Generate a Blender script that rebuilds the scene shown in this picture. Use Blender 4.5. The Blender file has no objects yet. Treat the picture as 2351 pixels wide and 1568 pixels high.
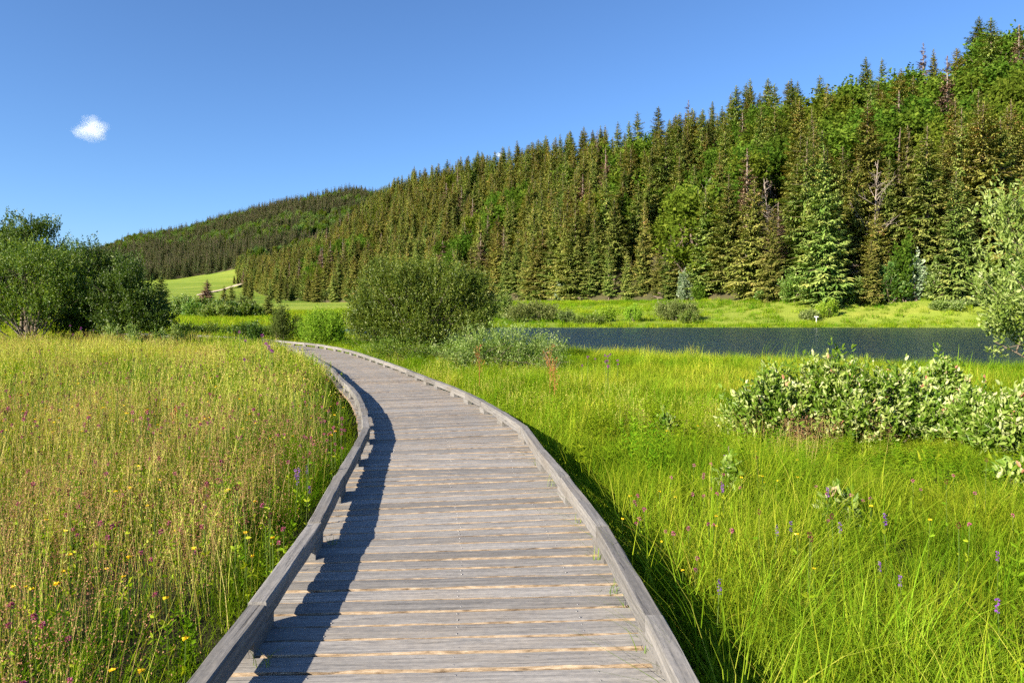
import bpy, math, numpy as np
from mathutils import Vector
# ------------------------------------------------------------------ camera, sky, sun, exposure
sc = bpy.context.scene
COL = sc.collection
F, HZ, CX, CAMZ = 1567.0, 700.0, 1175.5, 1.6          # focal length / horizon / centre in photo pixels (2351 wide)
cam = bpy.data.cameras.new('camera'); cam.lens = 24.0; cam.sensor_width = 36.0
cam.shift_y = -84.0 / 2351.0; cam.clip_start = 0.05; cam.clip_end = 30000
cam_o = bpy.data.objects.new('camera', cam); COL.objects.link(cam_o)
cam_o.location = (0, 0, CAMZ); cam_o.rotation_euler = (math.radians(90), 0, 0)
sc.camera = cam_o
SUN_AZ, SUN_EL = math.radians(230.0), math.radians(27.0)   # azimuth clockwise from +Y
world = bpy.data.worlds.new('World'); sc.world = world; world.use_nodes = True
wn = world.node_tree.nodes; wl = world.node_tree.links
sky = wn.new('ShaderNodeTexSky'); sky.sky_type = 'NISHITA'; sky.sun_disc = False
sky.sun_elevation = SUN_EL; sky.sun_rotation = SUN_AZ
sky.altitude = 900; sky.air_density = 1.0; sky.dust_density = 1.2; sky.ozone_density = 8.0
bg = wn['Background']; bg.inputs['Strength'].default_value = 0.067
wl.new(sky.outputs[0], bg.inputs[0])
sun = bpy.data.lights.new('sun', 'SUN'); sun.energy = 5.0; sun.angle = math.radians(0.53); sun.color = (1.0, 0.88, 0.70)
sun_o = bpy.data.objects.new('sun', sun); COL.objects.link(sun_o)
to_sun = Vector((math.sin(SUN_AZ) * math.cos(SUN_EL), math.cos(SUN_AZ) * math.cos(SUN_EL), math.sin(SUN_EL)))
sun_o.rotation_euler = to_sun.to_track_quat('Z', 'Y').to_euler(); sun_o.location = (-30, -30, 40)
vs = sc.view_settings; vs.view_transform = 'Standard'; vs.look = 'None'; vs.exposure = 1.66; vs.gamma = 1.0
sc.render.engine = 'CYCLES'
cy = sc.cycles; cy.max_bounces = 4; cy.diffuse_bounces = 2; cy.glossy_bounces = 2; cy.transmission_bounces = 2; cy.use_adaptive_sampling = True; cy.adaptive_threshold = 0.03
cy.transparent_max_bounces = 4; cy.volume_bounces = 2; cy.use_denoising = False; cy.sample_clamp_indirect = 4.0
cy.caustics_reflective = False; cy.caustics_refractive = False

R = np.random.RandomState(11)
def U(a, b, n=None): return R.uniform(a, b, n)
# ------------------------------------------------------------------ toolkit
def tag(o, label=None, cat=None, group=None, kind=None):
    if label: o['label'] = label
    if cat: o['category'] = cat
    if group: o['group'] = group
    if kind: o['kind'] = kind
    return o
def link(name, me, parent=None):
    o = bpy.data.objects.new(name, me); COL.objects.link(o)
    if parent is not None: o.parent = parent
    return o
def thing(name, label, cat, loc=(0, 0, 0), rz=0.0, scale=1.0, group=None):
    o = bpy.data.objects.new(name, None); COL.objects.link(o); o.empty_display_size = 0.2
    o.location = loc; o.rotation_euler = (0, 0, rz)
    o.scale = scale if hasattr(scale, '__len__') else (scale,) * 3
    return tag(o, label, cat, group)
def nrm(v):
    return v / np.maximum(np.linalg.norm(v, axis=-1, keepdims=True), 1e-9)
def px(x, y, Z):                                         # a point that projects to photo pixel (x, y) at depth Z
    return np.array([(x - CX) * Z / F, Z, CAMZ + (HZ - y) * Z / F])

class Geo:
    """quad soup with a per-vertex 'tint' and a material index per face"""
    def __init__(s): s.V, s.F, s.T, s.M, s.n = [], [], [], [], 0
    def add(s, V, Fq, tint=0.5, mat=0):
        V = np.asarray(V, float).reshape(-1, 3); Fq = np.asarray(Fq, int).reshape(-1, 4)
        s.V.append(V); s.F.append(Fq + s.n); s.n += len(V)
        s.T.append(np.broadcast_to(np.asarray(tint, float), (len(V),)).copy())
        s.M.append(np.broadcast_to(np.asarray(mat, int), (len(Fq),)).copy())
        return s
    def mesh(s, name, mats, smooth=False):
        V = np.concatenate(s.V); Q = np.concatenate(s.F); T = np.concatenate(s.T); M = np.concatenate(s.M)
        me = bpy.data.meshes.new(name)
        me.vertices.add(len(V)); me.vertices.foreach_set('co', V.astype(np.float32).ravel())
        me.loops.add(4 * len(Q)); me.loops.foreach_set('vertex_index', Q.astype(np.int32).ravel())
        me.polygons.add(len(Q)); me.polygons.foreach_set('loop_start', (np.arange(len(Q)) * 4).astype(np.int32))
        me.polygons.foreach_set('material_index', M.astype(np.int32))
        me.polygons.foreach_set('use_smooth', np.full(len(Q), smooth, bool))
        a = me.attributes.new('tint', 'FLOAT', 'POINT'); a.data.foreach_set('value', T.astype(np.float32))
        for m in (mats if isinstance(mats, (list, tuple)) else [mats]): me.materials.append(m)
        me.update(calc_edges=True); return me
    # ---- shapes
    def leaves(s, P, D, L, W, tint, mat=0, fold=0.12, six=False, roll=None):
        P = np.asarray(P, float); n = len(P); u = nrm(D)
        L = np.broadcast_to(L, (n,))[:, None]; W = np.broadcast_to(W, (n,))[:, None]
        r = R.normal(size=(n, 3)) if roll is None else roll
        a = nrm(np.cross(u, r)); b = np.cross(u, a)
        if not six:
            V = np.stack([P, P + u * L * .45 + a * W * .5 + b * W * fold, P + u * L, P + u * L * .45 - a * W * .5 + b * W * fold], 1)
            Q = np.arange(n * 4).reshape(n, 4); k = 4
        else:
            o = b * W * fold
            V = np.stack([P, P + u * L * .3 + a * W * .42 + o, P + u * L * .68 + a * W * .40 + o, P + u * L - b * L * .06,
                          P + u * L * .68 - a * W * .40 + o, P + u * L * .3 - a * W * .42 + o], 1)
            i = np.arange(n)[:, None] * 6
            Q = np.concatenate([i + [0, 1, 2, 3], i + [0, 3, 4, 5]], 0); k = 6
        s.add(V.reshape(-1, 3), Q, np.repeat(np.broadcast_to(tint, (n,)), k), mat)
    def blades(s, B, ang, lean, h, w, tint, mat=0, sec=(0, .35, .7, 1.)):
        B = np.asarray(B, float); n = len(B); t = np.array(sec); k = len(t)
        ang, lean, h, w = [np.broadcast_to(v, (n,)).astype(float) for v in (ang, lean, h, w)]
        d = np.stack([np.cos(ang), np.sin(ang), 0 * ang], -1); q = np.stack([-np.sin(ang), np.cos(ang), 0 * ang], -1)
        c = B[:, None] + d[:, None] * (h * lean)[:, None, None] * (t ** 2)[None, :, None]
        c[..., 2] += h[:, None] * (t[None] - .28 * np.minimum(lean, 1.6)[:, None] * t[None] ** 2.2)
        ww = w[:, None] * (1 - .9 * t[None] ** 1.6) * .5
        V = np.stack([c - q[:, None] * ww[..., None], c + q[:, None] * ww[..., None]], 2)   # n,k,2,3
        i = np.arange(n)[:, None, None] * (2 * k) + np.arange(k - 1)[None, :, None] * 2
        Q = (i + np.array([0, 1, 3, 2])).reshape(-1, 4)
        s.add(V.reshape(-1, 3), Q, np.repeat(np.broadcast_to(tint, (n,)), 2 * k), mat)
        return c[:, -1]
    def tube(s, pts, rad, sides=6, tint=0.5, mat=0, cap=True):
        p = np.asarray(pts, float); k = len(p); rad = np.broadcast_to(rad, (k,))
        t = nrm(np.gradient(p, axis=0)); ref = np.array([.31, .87, .23]) if abs(t[0][2]) > .8 else np.array([0, 0, 1.])
        a = nrm(np.cross(t, ref)); b = np.cross(t, a); th = np.arange(sides) * 2 * math.pi / sides
        V = p[:, None] + rad[:, None, None] * (np.cos(th)[None, :, None] * a[:, None] + np.sin(th)[None, :, None] * b[:, None])
        i = np.arange(k - 1)[:, None] * sides; j = np.arange(sides)[None]; j2 = (j + 1) % sides
        Q = np.stack([i + j, i + j2, i + sides + j2, i + sides + j], -1).reshape(-1, 4)
        s.add(V.reshape(-1, 3), Q, tint, mat)
    def box(s, c, sz, rz=0.0, mat=0, tint=.5):
        x, y, z = np.array(sz) / 2
        V = np.array([[-x, -y, -z], [x, -y, -z], [x, y, -z], [-x, y, -z], [-x, -y, z], [x, -y, z], [x, y, z], [-x, y, z]])
        ca, sa = math.cos(rz), math.sin(rz); V = V @ np.array([[ca, sa, 0], [-sa, ca, 0], [0, 0, 1]]) + np.array(c)
        s.add(V, [[0, 3, 2, 1], [4, 5, 6, 7], [0, 1, 5, 4], [1, 2, 6, 5], [2, 3, 7, 6], [3, 0, 4, 7]], tint, mat)

# ------------------------------------------------------------------ materials
def nodes(m):
    m.use_nodes = True; nt = m.node_tree; nt.nodes.clear()
    out = nt.nodes.new('ShaderNodeOutputMaterial'); return nt, out
def N(nt, t, **kw):
    n = nt.nodes.new(t)
    for k, v in kw.items(): setattr(n, k, v)
    return n
def ramp(nt, stops, interp='LINEAR'):
    r = nt.nodes.new('ShaderNodeValToRGB'); cr = r.color_ramp; cr.interpolation = interp
    while len(cr.elements) < len(stops): cr.elements.new(0.5)
    for e, (p, c) in zip(cr.elements, stops): e.position = p; e.color = (*c, 1)
    return r
def leaf_mat(name, stops, transl=0.35, rough=0.5, spec=0.15, var=0.25, tcol=(1.25, 1.2, .5)):
    m = bpy.data.materials.new(name); nt, out = nodes(m); L = nt.links
    at = N(nt, 'ShaderNodeAttribute', attribute_name='tint'); cr = ramp(nt, stops); L.new(at.outputs['Fac'], cr.inputs[0])
    oi = N(nt, 'ShaderNodeObjectInfo')
    mr = N(nt, 'ShaderNodeMapRange'); mr.inputs['To Min'].default_value = 1 - var; mr.inputs['To Max'].default_value = 1 + var
    L.new(oi.outputs['Random'], mr.inputs['Value'])
    hs = N(nt, 'ShaderNodeHueSaturation'); L.new(cr.outputs[0], hs.inputs['Color']); L.new(mr.outputs[0], hs.inputs['Value'])
    m2 = N(nt, 'ShaderNodeMath', operation='MULTIPLY'); m2.inputs[1].default_value = 7.13; L.new(oi.outputs['Random'], m2.inputs[0])
    fr = N(nt, 'ShaderNodeMath', operation='FRACT'); L.new(m2.outputs[0], fr.inputs[0])
    mh = N(nt, 'ShaderNodeMapRange'); mh.inputs['To Min'].default_value = .5 - .016 * var / .2; mh.inputs['To Max'].default_value = .5 + .026 * var / .2
    L.new(fr.outputs[0], mh.inputs['Value']); L.new(mh.outputs[0], hs.inputs['Hue'])
    if spec < .2:
        b = N(nt, 'ShaderNodeBsdfDiffuse'); L.new(hs.outputs[0], b.inputs['Color'])
    else:
        b = N(nt, 'ShaderNodeBsdfPrincipled'); b.inputs['Roughness'].default_value = rough; b.inputs['Specular IOR Level'].default_value = spec; L.new(hs.outputs[0], b.inputs['Base Color'])
    if transl > 0:
        tr = N(nt, 'ShaderNodeBsdfTranslucent')
        mc = N(nt, 'ShaderNodeMix', data_type='RGBA', blend_type='MULTIPLY'); mc.inputs[0].default_value = 1
        L.new(hs.outputs[0], mc.inputs[6]); mc.inputs[7].default_value = (*tcol, 1); L.new(mc.outputs[2], tr.inputs[0])
        mx = N(nt, 'ShaderNodeMixShader'); mx.inputs[0].default_value = transl
        L.new(b.outputs[0], mx.inputs[1]); L.new(tr.outputs[0], mx.inputs[2]); L.new(mx.outputs[0], out.inputs[0])
    else: L.new(b.outputs[0], out.inputs[0])
    return m
def noise_mat(name, stops, scale=(1, 1, 1), detail=6, rough=0.85, bump=0.0, bump_scale=None, spec=0.2, dist=0.0, coord='Object', stretch_random=False, metallic=0.0):
    m = bpy.data.materials.new(name); nt, out = nodes(m); L = nt.links
    tc = N(nt, 'ShaderNodeTexCoord'); mp = N(nt, 'ShaderNodeMapping'); mp.inputs['Scale'].default_value = scale
    L.new(tc.outputs[coord], mp.inputs[0])
    if stretch_random:
        oi = N(nt, 'ShaderNodeObjectInfo'); mm = N(nt, 'ShaderNodeMath', operation='MULTIPLY'); mm.inputs[1].default_value = 137.0
        L.new(oi.outputs['Random'], mm.inputs[0]); cb = N(nt, 'ShaderNodeCombineXYZ')
        for i in range(3): L.new(mm.outputs[0], cb.inputs[i])
        L.new(cb.outputs[0], mp.inputs['Location'])
    nz = N(nt, 'ShaderNodeTexNoise'); nz.inputs['Scale'].default_value = 1; nz.inputs['Detail'].default_value = detail
    nz.inputs['Roughness'].default_value = .65; nz.inputs['Distortion'].default_value = dist; L.new(mp.outputs[0], nz.inputs[0])
    cr = ramp(nt, stops); L.new(nz.outputs[0], cr.inputs[0])
    b = N(nt, 'ShaderNodeBsdfPrincipled'); b.inputs['Roughness'].default_value = rough; b.inputs['Specular IOR Level'].default_value = spec
    b.inputs['Metallic'].default_value = metallic
    L.new(cr.outputs[0], b.inputs['Base Color'])
    if bump:
        bp = N(nt, 'ShaderNodeBump'); bp.inputs['Strength'].default_value = bump; bp.inputs['Distance'].default_value = bump_scale or .02
        L.new(nz.outputs[0], bp.inputs['Height']); L.new(bp.outputs[0], b.inputs['Normal'])
    L.new(b.outputs[0], out.inputs[0]); return m

def wood_mat(name, light, dark, brown, grain=55.0, along=2.2):
    """weathered timber: long grain in local x, stains, dark cracks, per-object shade"""
    m = bpy.data.materials.new(name); nt, out = nodes(m); L = nt.links
    tc = N(nt, 'ShaderNodeTexCoord'); oi = N(nt, 'ShaderNodeObjectInfo')
    mm = N(nt, 'ShaderNodeMath', operation='MULTIPLY'); mm.inputs[1].default_value = 91.0; L.new(oi.outputs['Random'], mm.inputs[0])
    cb = N(nt, 'ShaderNodeCombineXYZ'); [L.new(mm.outputs[0], cb.inputs[i]) for i in range(3)]
    ad = N(nt, 'ShaderNodeVectorMath', operation='ADD'); L.new(tc.outputs['Object'], ad.inputs[0]); L.new(cb.outputs[0], ad.inputs[1])
    def nz(scale, detail=5, dist=0.0, rough=.6):
        mp = N(nt, 'ShaderNodeMapping'); mp.inputs['Scale'].default_value = scale; L.new(ad.outputs[0], mp.inputs[0])
        n = N(nt, 'ShaderNodeTexNoise'); n.inputs['Scale'].default_value = 1; n.inputs['Detail'].default_value = detail
        n.inputs['Distortion'].default_value = dist; n.inputs['Roughness'].default_value = rough; L.new(mp.outputs[0], n.inputs[0]); return n
    g = nz((along, grain, grain), 6, .6); st = nz((1.3, 5, 5), 4, 0, .6); ck = nz((along * 1.6, grain * 1.5, grain), 3, .4); sp = nz((28, 60, 60), 3)
    c1 = ramp(nt, [(.30, dark), (.62, light)]); L.new(g.outputs[0], c1.inputs[0])
    c2 = ramp(nt, [(.48, (0, 0, 0)), (.72, (1, 1, 1))]); L.new(st.outputs[0], c2.inputs[0])
    mx = N(nt, 'ShaderNodeMix', data_type='RGBA'); L.new(c2.outputs[0], mx.inputs[0]); L.new(c1.outputs[0], mx.inputs[6]); mx.inputs[7].default_value = (*brown, 1)
    mxf = N(nt, 'ShaderNodeMath', operation='MULTIPLY'); mxf.inputs[1].default_value = .55; L.new(c2.outputs[0], mxf.inputs[0]); L.new(mxf.outputs[0], mx.inputs[0])
    c3 = ramp(nt, [(.27, (.28, .27, .26)), (.40, (1, 1, 1))]); L.new(ck.outputs[0], c3.inputs[0])
    m3 = N(nt, 'ShaderNodeMix', data_type='RGBA', blend_type='MULTIPLY'); m3.inputs[0].default_value = .85; L.new(mx.outputs[2], m3.inputs[6]); L.new(c3.outputs[0], m3.inputs[7])
    c4 = ramp(nt, [(.35, (.86, .86, .86)), (.65, (1.12, 1.1, 1.06))]); L.new(sp.outputs[0], c4.inputs[0])
    m4 = N(nt, 'ShaderNodeMix', data_type='RGBA', blend_type='MULTIPLY'); m4.inputs[0].default_value = 1; L.new(m3.outputs[2], m4.inputs[6]); L.new(c4.outputs[0], m4.inputs[7])
    hs = N(nt, 'ShaderNodeHueSaturation'); L.new(m4.outputs[2], hs.inputs['Color'])
    mr = N(nt, 'ShaderNodeMapRange'); mr.inputs['To Min'].default_value = .74; mr.inputs['To Max'].default_value = 1.20
    L.new(oi.outputs['Random'], mr.inputs['Value']); L.new(mr.outputs[0], hs.inputs['Value'])
    b = N(nt, 'ShaderNodeBsdfPrincipled'); b.inputs['Roughness'].default_value = .75; b.inputs['Specular IOR Level'].default_value = .25
    L.new(hs.outputs[0], b.inputs['Base Color'])
    bp = N(nt, 'ShaderNodeBump'); bp.inputs['Strength'].default_value = .55; bp.inputs['Distance'].default_value = .006
    am = N(nt, 'ShaderNodeMath', operation='ADD'); L.new(g.outputs[0], am.inputs[0]); L.new(c3.outputs[0], am.inputs[1]); L.new(am.outputs[0], bp.inputs['Height'])
    L.new(bp.outputs[0], b.inputs['Normal']); L.new(b.outputs[0], out.inputs[0]); return m

M = {}
M['deck'] = wood_mat('weathered_deck_wood', (.245, .237, .230), (.135, .132, .130), (.195, .175, .153))
M['torn'] = noise_mat('torn_plank_edge', [(.32, (0.083, 0.0581, 0.0373)), (.5, (0.241, 0.183, 0.124)), (.68, (0.349, 0.286, 0.216))], (14, 90, 90), 5, .9, .6, .01, .1, stretch_random=True)
M['rail'] = wood_mat('weathered_rail_wood', (.185, .180, .176), (.092, .091, .090), (.13, .115, .095), 42.0, 1.6)
M['under'] = noise_mat('dark_support_wood', [(.3, (.09, .07, .05)), (.7, (.17, .14, .11))], (3, 20, 20), 4)
M['screw'] = noise_mat('zinc_screw_heads', [(.3, (.13, .13, .135)), (.7, (.24, .24, .25))], (40, 40, 40), 2, .5, 0, None, .5, metallic=.7)
M['bark'] = noise_mat('bark', [(.3, (0.083, 0.0622, 0.0456)), (.7, (0.191, 0.149, 0.116))], (9, 9, 2.2), 5, .9, .5, .03)
M['sbark'] = noise_mat('spruce_bark', [(.3, (0.083, 0.0622, 0.0456)), (.7, (0.191, 0.145, 0.108))], (3, 3, .8), 5, .9)
M['wbark'] = noise_mat('willow_bark', [(.3, (0.083, 0.0664, 0.0498)), (.7, (0.207, 0.174, 0.129))], (9, 9, 3), 5, .9)
M['deadwood'] = noise_mat('bare_dead_wood', [(.3, (0.166, 0.137, 0.116)), (.7, (0.282, 0.241, 0.207))], (3, 3, .8), 4, .9)
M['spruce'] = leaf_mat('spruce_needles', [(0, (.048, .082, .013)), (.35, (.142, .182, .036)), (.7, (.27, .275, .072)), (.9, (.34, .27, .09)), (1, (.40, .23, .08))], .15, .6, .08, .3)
M['spruce_far'] = leaf_mat('far_spruce_needles', [(0, (0.0332, 0.0548, 0.0183)), (.5, (0.0954, 0.116, 0.0415)), (1, (0.183, 0.166, 0.0664))], .10, .6, .08, .2)
M['dead'] = leaf_mat('dead_spruce_needles', [(0, (0.0996, 0.0622, 0.0373)), (.5, (0.191, 0.124, 0.083)), (1, (0.274, 0.183, 0.124))], .08, .7, .2, .25)
M['beech'] = leaf_mat('beech_leaves', [(0, (0.0373, 0.0681, 0.00747)), (.5, (0.0813, 0.129, 0.0133)), (1, (0.158, 0.203, 0.0282))], .35, .5, .12, .25)
M['hazel'] = leaf_mat('hazel_leaves', [(0, (0.0465, 0.0996, 0.0133)), (.5, (0.093, 0.169, 0.0199)), (1, (0.256, 0.299, 0.093))], .35, .5, .3, .2)
M['pale'] = leaf_mat('whitebeam_leaves', [(0, (0.0664, 0.116, 0.0415)), (.5, (0.183, 0.249, 0.133)), (1, (0.415, 0.465, 0.349))], .3, .5, .3, .15)
M['willow'] = leaf_mat('goat_willow_leaves', [(0, (.035, .078, .008)), (.5, (.096, .152, .018)), (.9, (.185, .24, .036)), (1, (.36, .40, .15))], .38, .42, .25, .1)
M['willow_dark'] = leaf_mat('alder_leaves', [(0, (0.0199, 0.0481, 0.00664)), (.5, (0.0498, 0.0954, 0.0116)), (.9, (0.0996, 0.166, 0.0216)), (1, (0.249, 0.307, 0.108))], .35, .42, .3, .1)
M['silver'] = leaf_mat('silver_willow_leaves', [(0, (0.0498, 0.108, 0.0116)), (.5, (0.141, 0.216, 0.0373)), (.82, (0.282, 0.357, 0.116)), (1, (0.498, 0.548, 0.299))], .35, .45, .22, .1)
M['eared'] = leaf_mat('eared_willow_leaves', [(0, (.045, .11, .008)), (.5, (.12, .205, .018)), (.72, (.28, .36, .085)), (.92, (.54, .58, .31)), (1, (.42, .19, .12))], .35, .4, .22, .05)
M['lime'] = leaf_mat('bright_bush_leaves', [(0, (0.083, 0.166, 0.0124)), (.5, (0.183, 0.299, 0.0249)), (1, (0.332, 0.432, 0.0664))], .4, .5, .12, .1)
M['grey'] = leaf_mat('grey_willow_leaves', [(0, (0.0498, 0.0747, 0.0149)), (.5, (0.124, 0.166, 0.0456)), (1, (0.274, 0.307, 0.124))], .3, .5, .12, .15)
M['grassL'] = leaf_mat('meadow_grass', [(0, (0.0498, 0.124, 0.00415)), (.3, (0.108, 0.207, 0.00747)), (.6, (0.216, 0.29, 0.0149)), (.85, (0.398, 0.382, 0.0498)), (1, (0.515, 0.398, 0.108))], .42, .5, .06, .2)
M['grassR'] = leaf_mat('lush_grass', [(0, (0.083, 0.166, 0.00664)), (.4, (0.178, 0.274, 0.0124)), (.8, (0.324, 0.39, 0.0291)), (1, (0.515, 0.481, 0.0747))], .45, .45, .06, .2)
M['straw'] = leaf_mat('straw_stems', [(0, (0.249, 0.307, 0.0332)), (.4, (0.448, 0.44, 0.0913)), (.7, (0.548, 0.473, 0.166)), (1, (0.382, 0.241, 0.116))], .3, .55, .06, .18)
M['seed'] = leaf_mat('brown_seed_heads', [(0, (0.199, 0.0871, 0.0498)), (.5, (0.315, 0.158, 0.0913)), (1, (0.415, 0.249, 0.149))], .25, .7, .1, .2)
M['pink'] = leaf_mat('clover_petals', [(0, (0.216, 0.0415, 0.108)), (.5, (0.349, 0.083, 0.183)), (1, (0.465, 0.183, 0.274))], .25, .6, .1, .15)
M['maroon'] = leaf_mat('burnet_heads', [(0, (.045, .006, .012)), (1, (.13, .018, .025))], .1, .7, .2, .15)
M['yellow'] = leaf_mat('buttercup_petals', [(0, (.70, .42, .01)), (1, (.85, .66, .03))], .25, .4, .4, .06)
M['purple'] = leaf_mat('vetch_petals', [(0, (0.108, 0.0249, 0.249)), (1, (0.232, 0.083, 0.398))], .25, .6, .2, .15)
M['thistle'] = leaf_mat('thistle_petals', [(0, (0.166, 0.0249, 0.183)), (1, (0.315, 0.0664, 0.299))], .2, .6, .2, .1)
M['rust'] = leaf_mat('dock_seed', [(0, (0.216, 0.0706, 0.0249)), (1, (0.398, 0.149, 0.0581))], .2, .7, .2, .1)
M['stem'] = leaf_mat('green_stems', [(0, (0.0581, 0.108, 0.0166)), (1, (0.124, 0.166, 0.0332))], .2, .5, .3, .1)
M['forest_floor'] = noise_mat('forest_floor', [(.35, (0.0291, 0.0332, 0.0124)), (.6, (0.0622, 0.0539, 0.0249)), (.8, (0.133, 0.0747, 0.0456))], (.12, .12, .12), 6, .95)
M['white_paint'] = noise_mat('white_paint', [(.3, (.72, .72, .70)), (.7, (.82, .82, .80))], (5, 5, 5), 3, .5)

# ------------------------------------------------------------------ the boardwalk line
def sstep(a, b, x): t = np.clip((np.asarray(x, float) - a) / (b - a), 0, 1); return t * t * (3 - 2 * t)
def deckz(y): return -.40 * sstep(4, 26, y)                   # the walk dips gently towards the lake
rightE = np.array([(.70, -2.0), (.675, -.6), (.655, .8), (.640, 2.0), (.632, 2.566), (.585, 3.606), (.525, 4.588), (.405, 5.59), (.245, 6.76), (.085, 8.29),
                   (-.88, 12.11), (-2.03, 15.58), (-3.42, 19.78), (-5.75, 25.69), (-7.52, 29.22), (-9.35, 32.04), (-11.4, 34.3), (-14.2, 37.3), (-17.6, 40.2), (-21.8, 42.7), (-26.5, 44.3)])
def catmull(P, step=0.02):
    out = []
    Pp = np.vstack([2 * P[0] - P[1], P, 2 * P[-1] - P[-2]])
    for i in range(1, len(Pp) - 2):
        a, b, c, d = Pp[i - 1:i + 3]; n = max(2, int(np.linalg.norm(c - b) / step)); t = np.linspace(0, 1, n, endpoint=False)[:, None]
        out.append(.5 * ((2 * b) + (c - a) * t + (2 * a - 5 * b + 4 * c - d) * t ** 2 + (3 * b - a - 3 * c + d) * t ** 3))
    out.append(P[-1:]); return np.vstack(out)
def smooth1(a, k):
    p = np.pad(a, ((k, k), (0, 0)), mode='reflect', reflect_type='odd'); ker = np.ones(2 * k + 1) / (2 * k + 1)
    return np.stack([np.convolve(p[:, i], ker, 'valid') for i in range(a.shape[1])], 1)
HALF = 0.885
ed = smooth1(catmull(rightE), 14); tg = nrm(np.gradient(ed, axis=0)); tg = nrm(smooth1(tg, 20))
cl = ed + np.stack([-tg[:, 1], tg[:, 0]], 1) * HALF
arc = np.concatenate([[0], np.cumsum(np.linalg.norm(np.diff(cl, axis=0), axis=1))]); LEN = arc[-1]
def at(s):                                                   # centre point, unit tangent at arc length s
    p = np.stack([np.interp(s, arc, cl[:, i]) for i in range(2)], -1)
    t = nrm(np.stack([np.interp(s, arc, tg[:, i]) for i in range(2)], -1)); return p, t
CLs = cl[::12]; TGs = tg[::12]
def path_off(X, Y):                                          # signed sideways distance from the boardwalk's centre (+ = right of it)
    X = np.asarray(X, float).ravel(); Y = np.asarray(Y, float).ravel(); o = np.empty(len(X))
    for i in range(0, len(X), 4000):
        dx = X[i:i + 4000, None] - CLs[None, :, 0]; dy = Y[i:i + 4000, None] - CLs[None, :, 1]; d2 = dx * dx + dy * dy; k = d2.argmin(1)
        r = np.arange(len(k)); sg = dx[r, k] * TGs[k, 1] - dy[r, k] * TGs[k, 0]
        o[i:i + 4000] = np.sign(sg) * np.sqrt(d2[r, k])
    return o
# ------------------------------------------------------------------ terrain
LAKE = np.array([(60, 17), (40, 21), (30, 24), (23, 27), (17, 30), (11, 33), (4, 37.5), (-3, 45), (-10, 55), (-16, 63), (-21, 70), (-20.5, 78), (-13, 82.5), (0, 84), (25, 84.4), (45, 84), (70, 84), (110, 82), (160, 78), (160, 15)], float)
WATER = -1.2
def lake_sd(X, Y):                                           # signed distance to the shore, + on land
    X = np.asarray(X, float); Y = np.asarray(Y, float); d = np.full(X.shape, 1e9); ins = np.zeros(X.shape, bool); n = len(LAKE)
    for i in range(n):
        a, b = LAKE[i], LAKE[(i + 1) % n]; e = b - a
        t = np.clip(((X - a[0]) * e[0] + (Y - a[1]) * e[1]) / (e @ e), 0, 1)
        d = np.minimum(d, np.hypot(X - a[0] - t * e[0], Y - a[1] - t * e[1]))
        c = (a[1] > Y) != (b[1] > Y)
        ins ^= c & (X < (b[0] - a[0]) * (Y - a[1]) / (b[1] - a[1] + 1e-12) + a[0])
    return np.where(ins, -d, d)
def wob(X, Y, s=1.0): return (np.sin(X * .9 * s + 1.3 * np.sin(Y * .7 * s)) + np.sin(Y * 1.1 * s + .8 * np.sin(X * .6 * s + 2))) * .5
EDGE = [(3000, 680, 80), (2600, 680, 88), (2351, 680, 92), (2195, 674, 95), (1890, 690, 98), (1700, 690, 112), (1500, 692, 138), (1310, 692, 165), (1180, 693, 195),
        (1000, 693, 240), (860, 692, 285), (760, 695, 320), (690, 690, 365), (640, 682, 420), (602, 676, 480), (570, 650, 600), (545, 632, 720)]
RIDGE = [(3100, 0, 150), (2700, 20, 155), (2420, 62, 160), (2220, 112, 168), (2080, 178, 176), (1900, 205, 190), (1700, 252, 215), (1500, 300, 250), (1255, 345, 310),
         (1080, 378, 380), (960, 408, 450), (905, 430, 500), (860, 470, 540), (800, 525, 580), (730, 560, 620), (650, 592, 680), (590, 604, 760)]
EP = np.array([px(*e) for e in EDGE]); RP = np.array([px(*e) for e in RIDGE]); RP[:, 2] -= 15.5
FBASE = [(-700, 668, 850), (0, 655, 850), (200, 650, 850), (335, 649, 850), (402, 644, 850), (468, 634, 850), (535, 619, 820), (600, 600, 820), (700, 580, 850), (800, 570, 900), (1000, 560, 950), (1250, 560, 1000)]
FRIDGE = [(-800, 645, 1300), (-50, 600, 1400), (150, 580, 1450), (234, 562, 1450), (315, 531, 1450), (402, 521, 1450), (479, 500, 1480), (542, 482, 1500), (640, 458, 1500), (800, 425, 1500), (905, 443, 1520), (1150, 520, 1550)]
FB = np.array([px(*e) for e in FBASE]); FR = np.array([px(*e) for e in FRIDGE]); FR[:, 2] -= 17.0
ctrl = [tuple(p) for p in EP] + [tuple(p) for p in FB]
ctrl += [(r[0], r[1], e[2]) for r, e in zip(RP, EP)] + [(r[0], r[1], b[2] - 5) for r, b in zip(FR, FB)]
ctrl += [(-60, 84, -.5), (-30, 84, -.6), (-45, 120, -.5), (-70, 150, -.4), (-90, 130, -.4), (-120, 100, -.3), (-48, 165, -.2), (-130, 200, .6), (-30, 60, -.5), (-60, 50, -.4), (-100, 60, -.3), (-20, 100, -.6),
         (0, 85, -1.1), (25, 85.4, -1.1), (45, 85, -1.1), (70, 85, -1.1), (100, 83, -1.1), (-15, 84, -1.0), (0, 60, -1.2), (40, 60, -1.2), (0, 30, -.6), (-40, 20, -.4), (40, 10, -.6), (0, -60, -.4), (-100, -60, -.4), (100, -60, -.4)]
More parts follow.
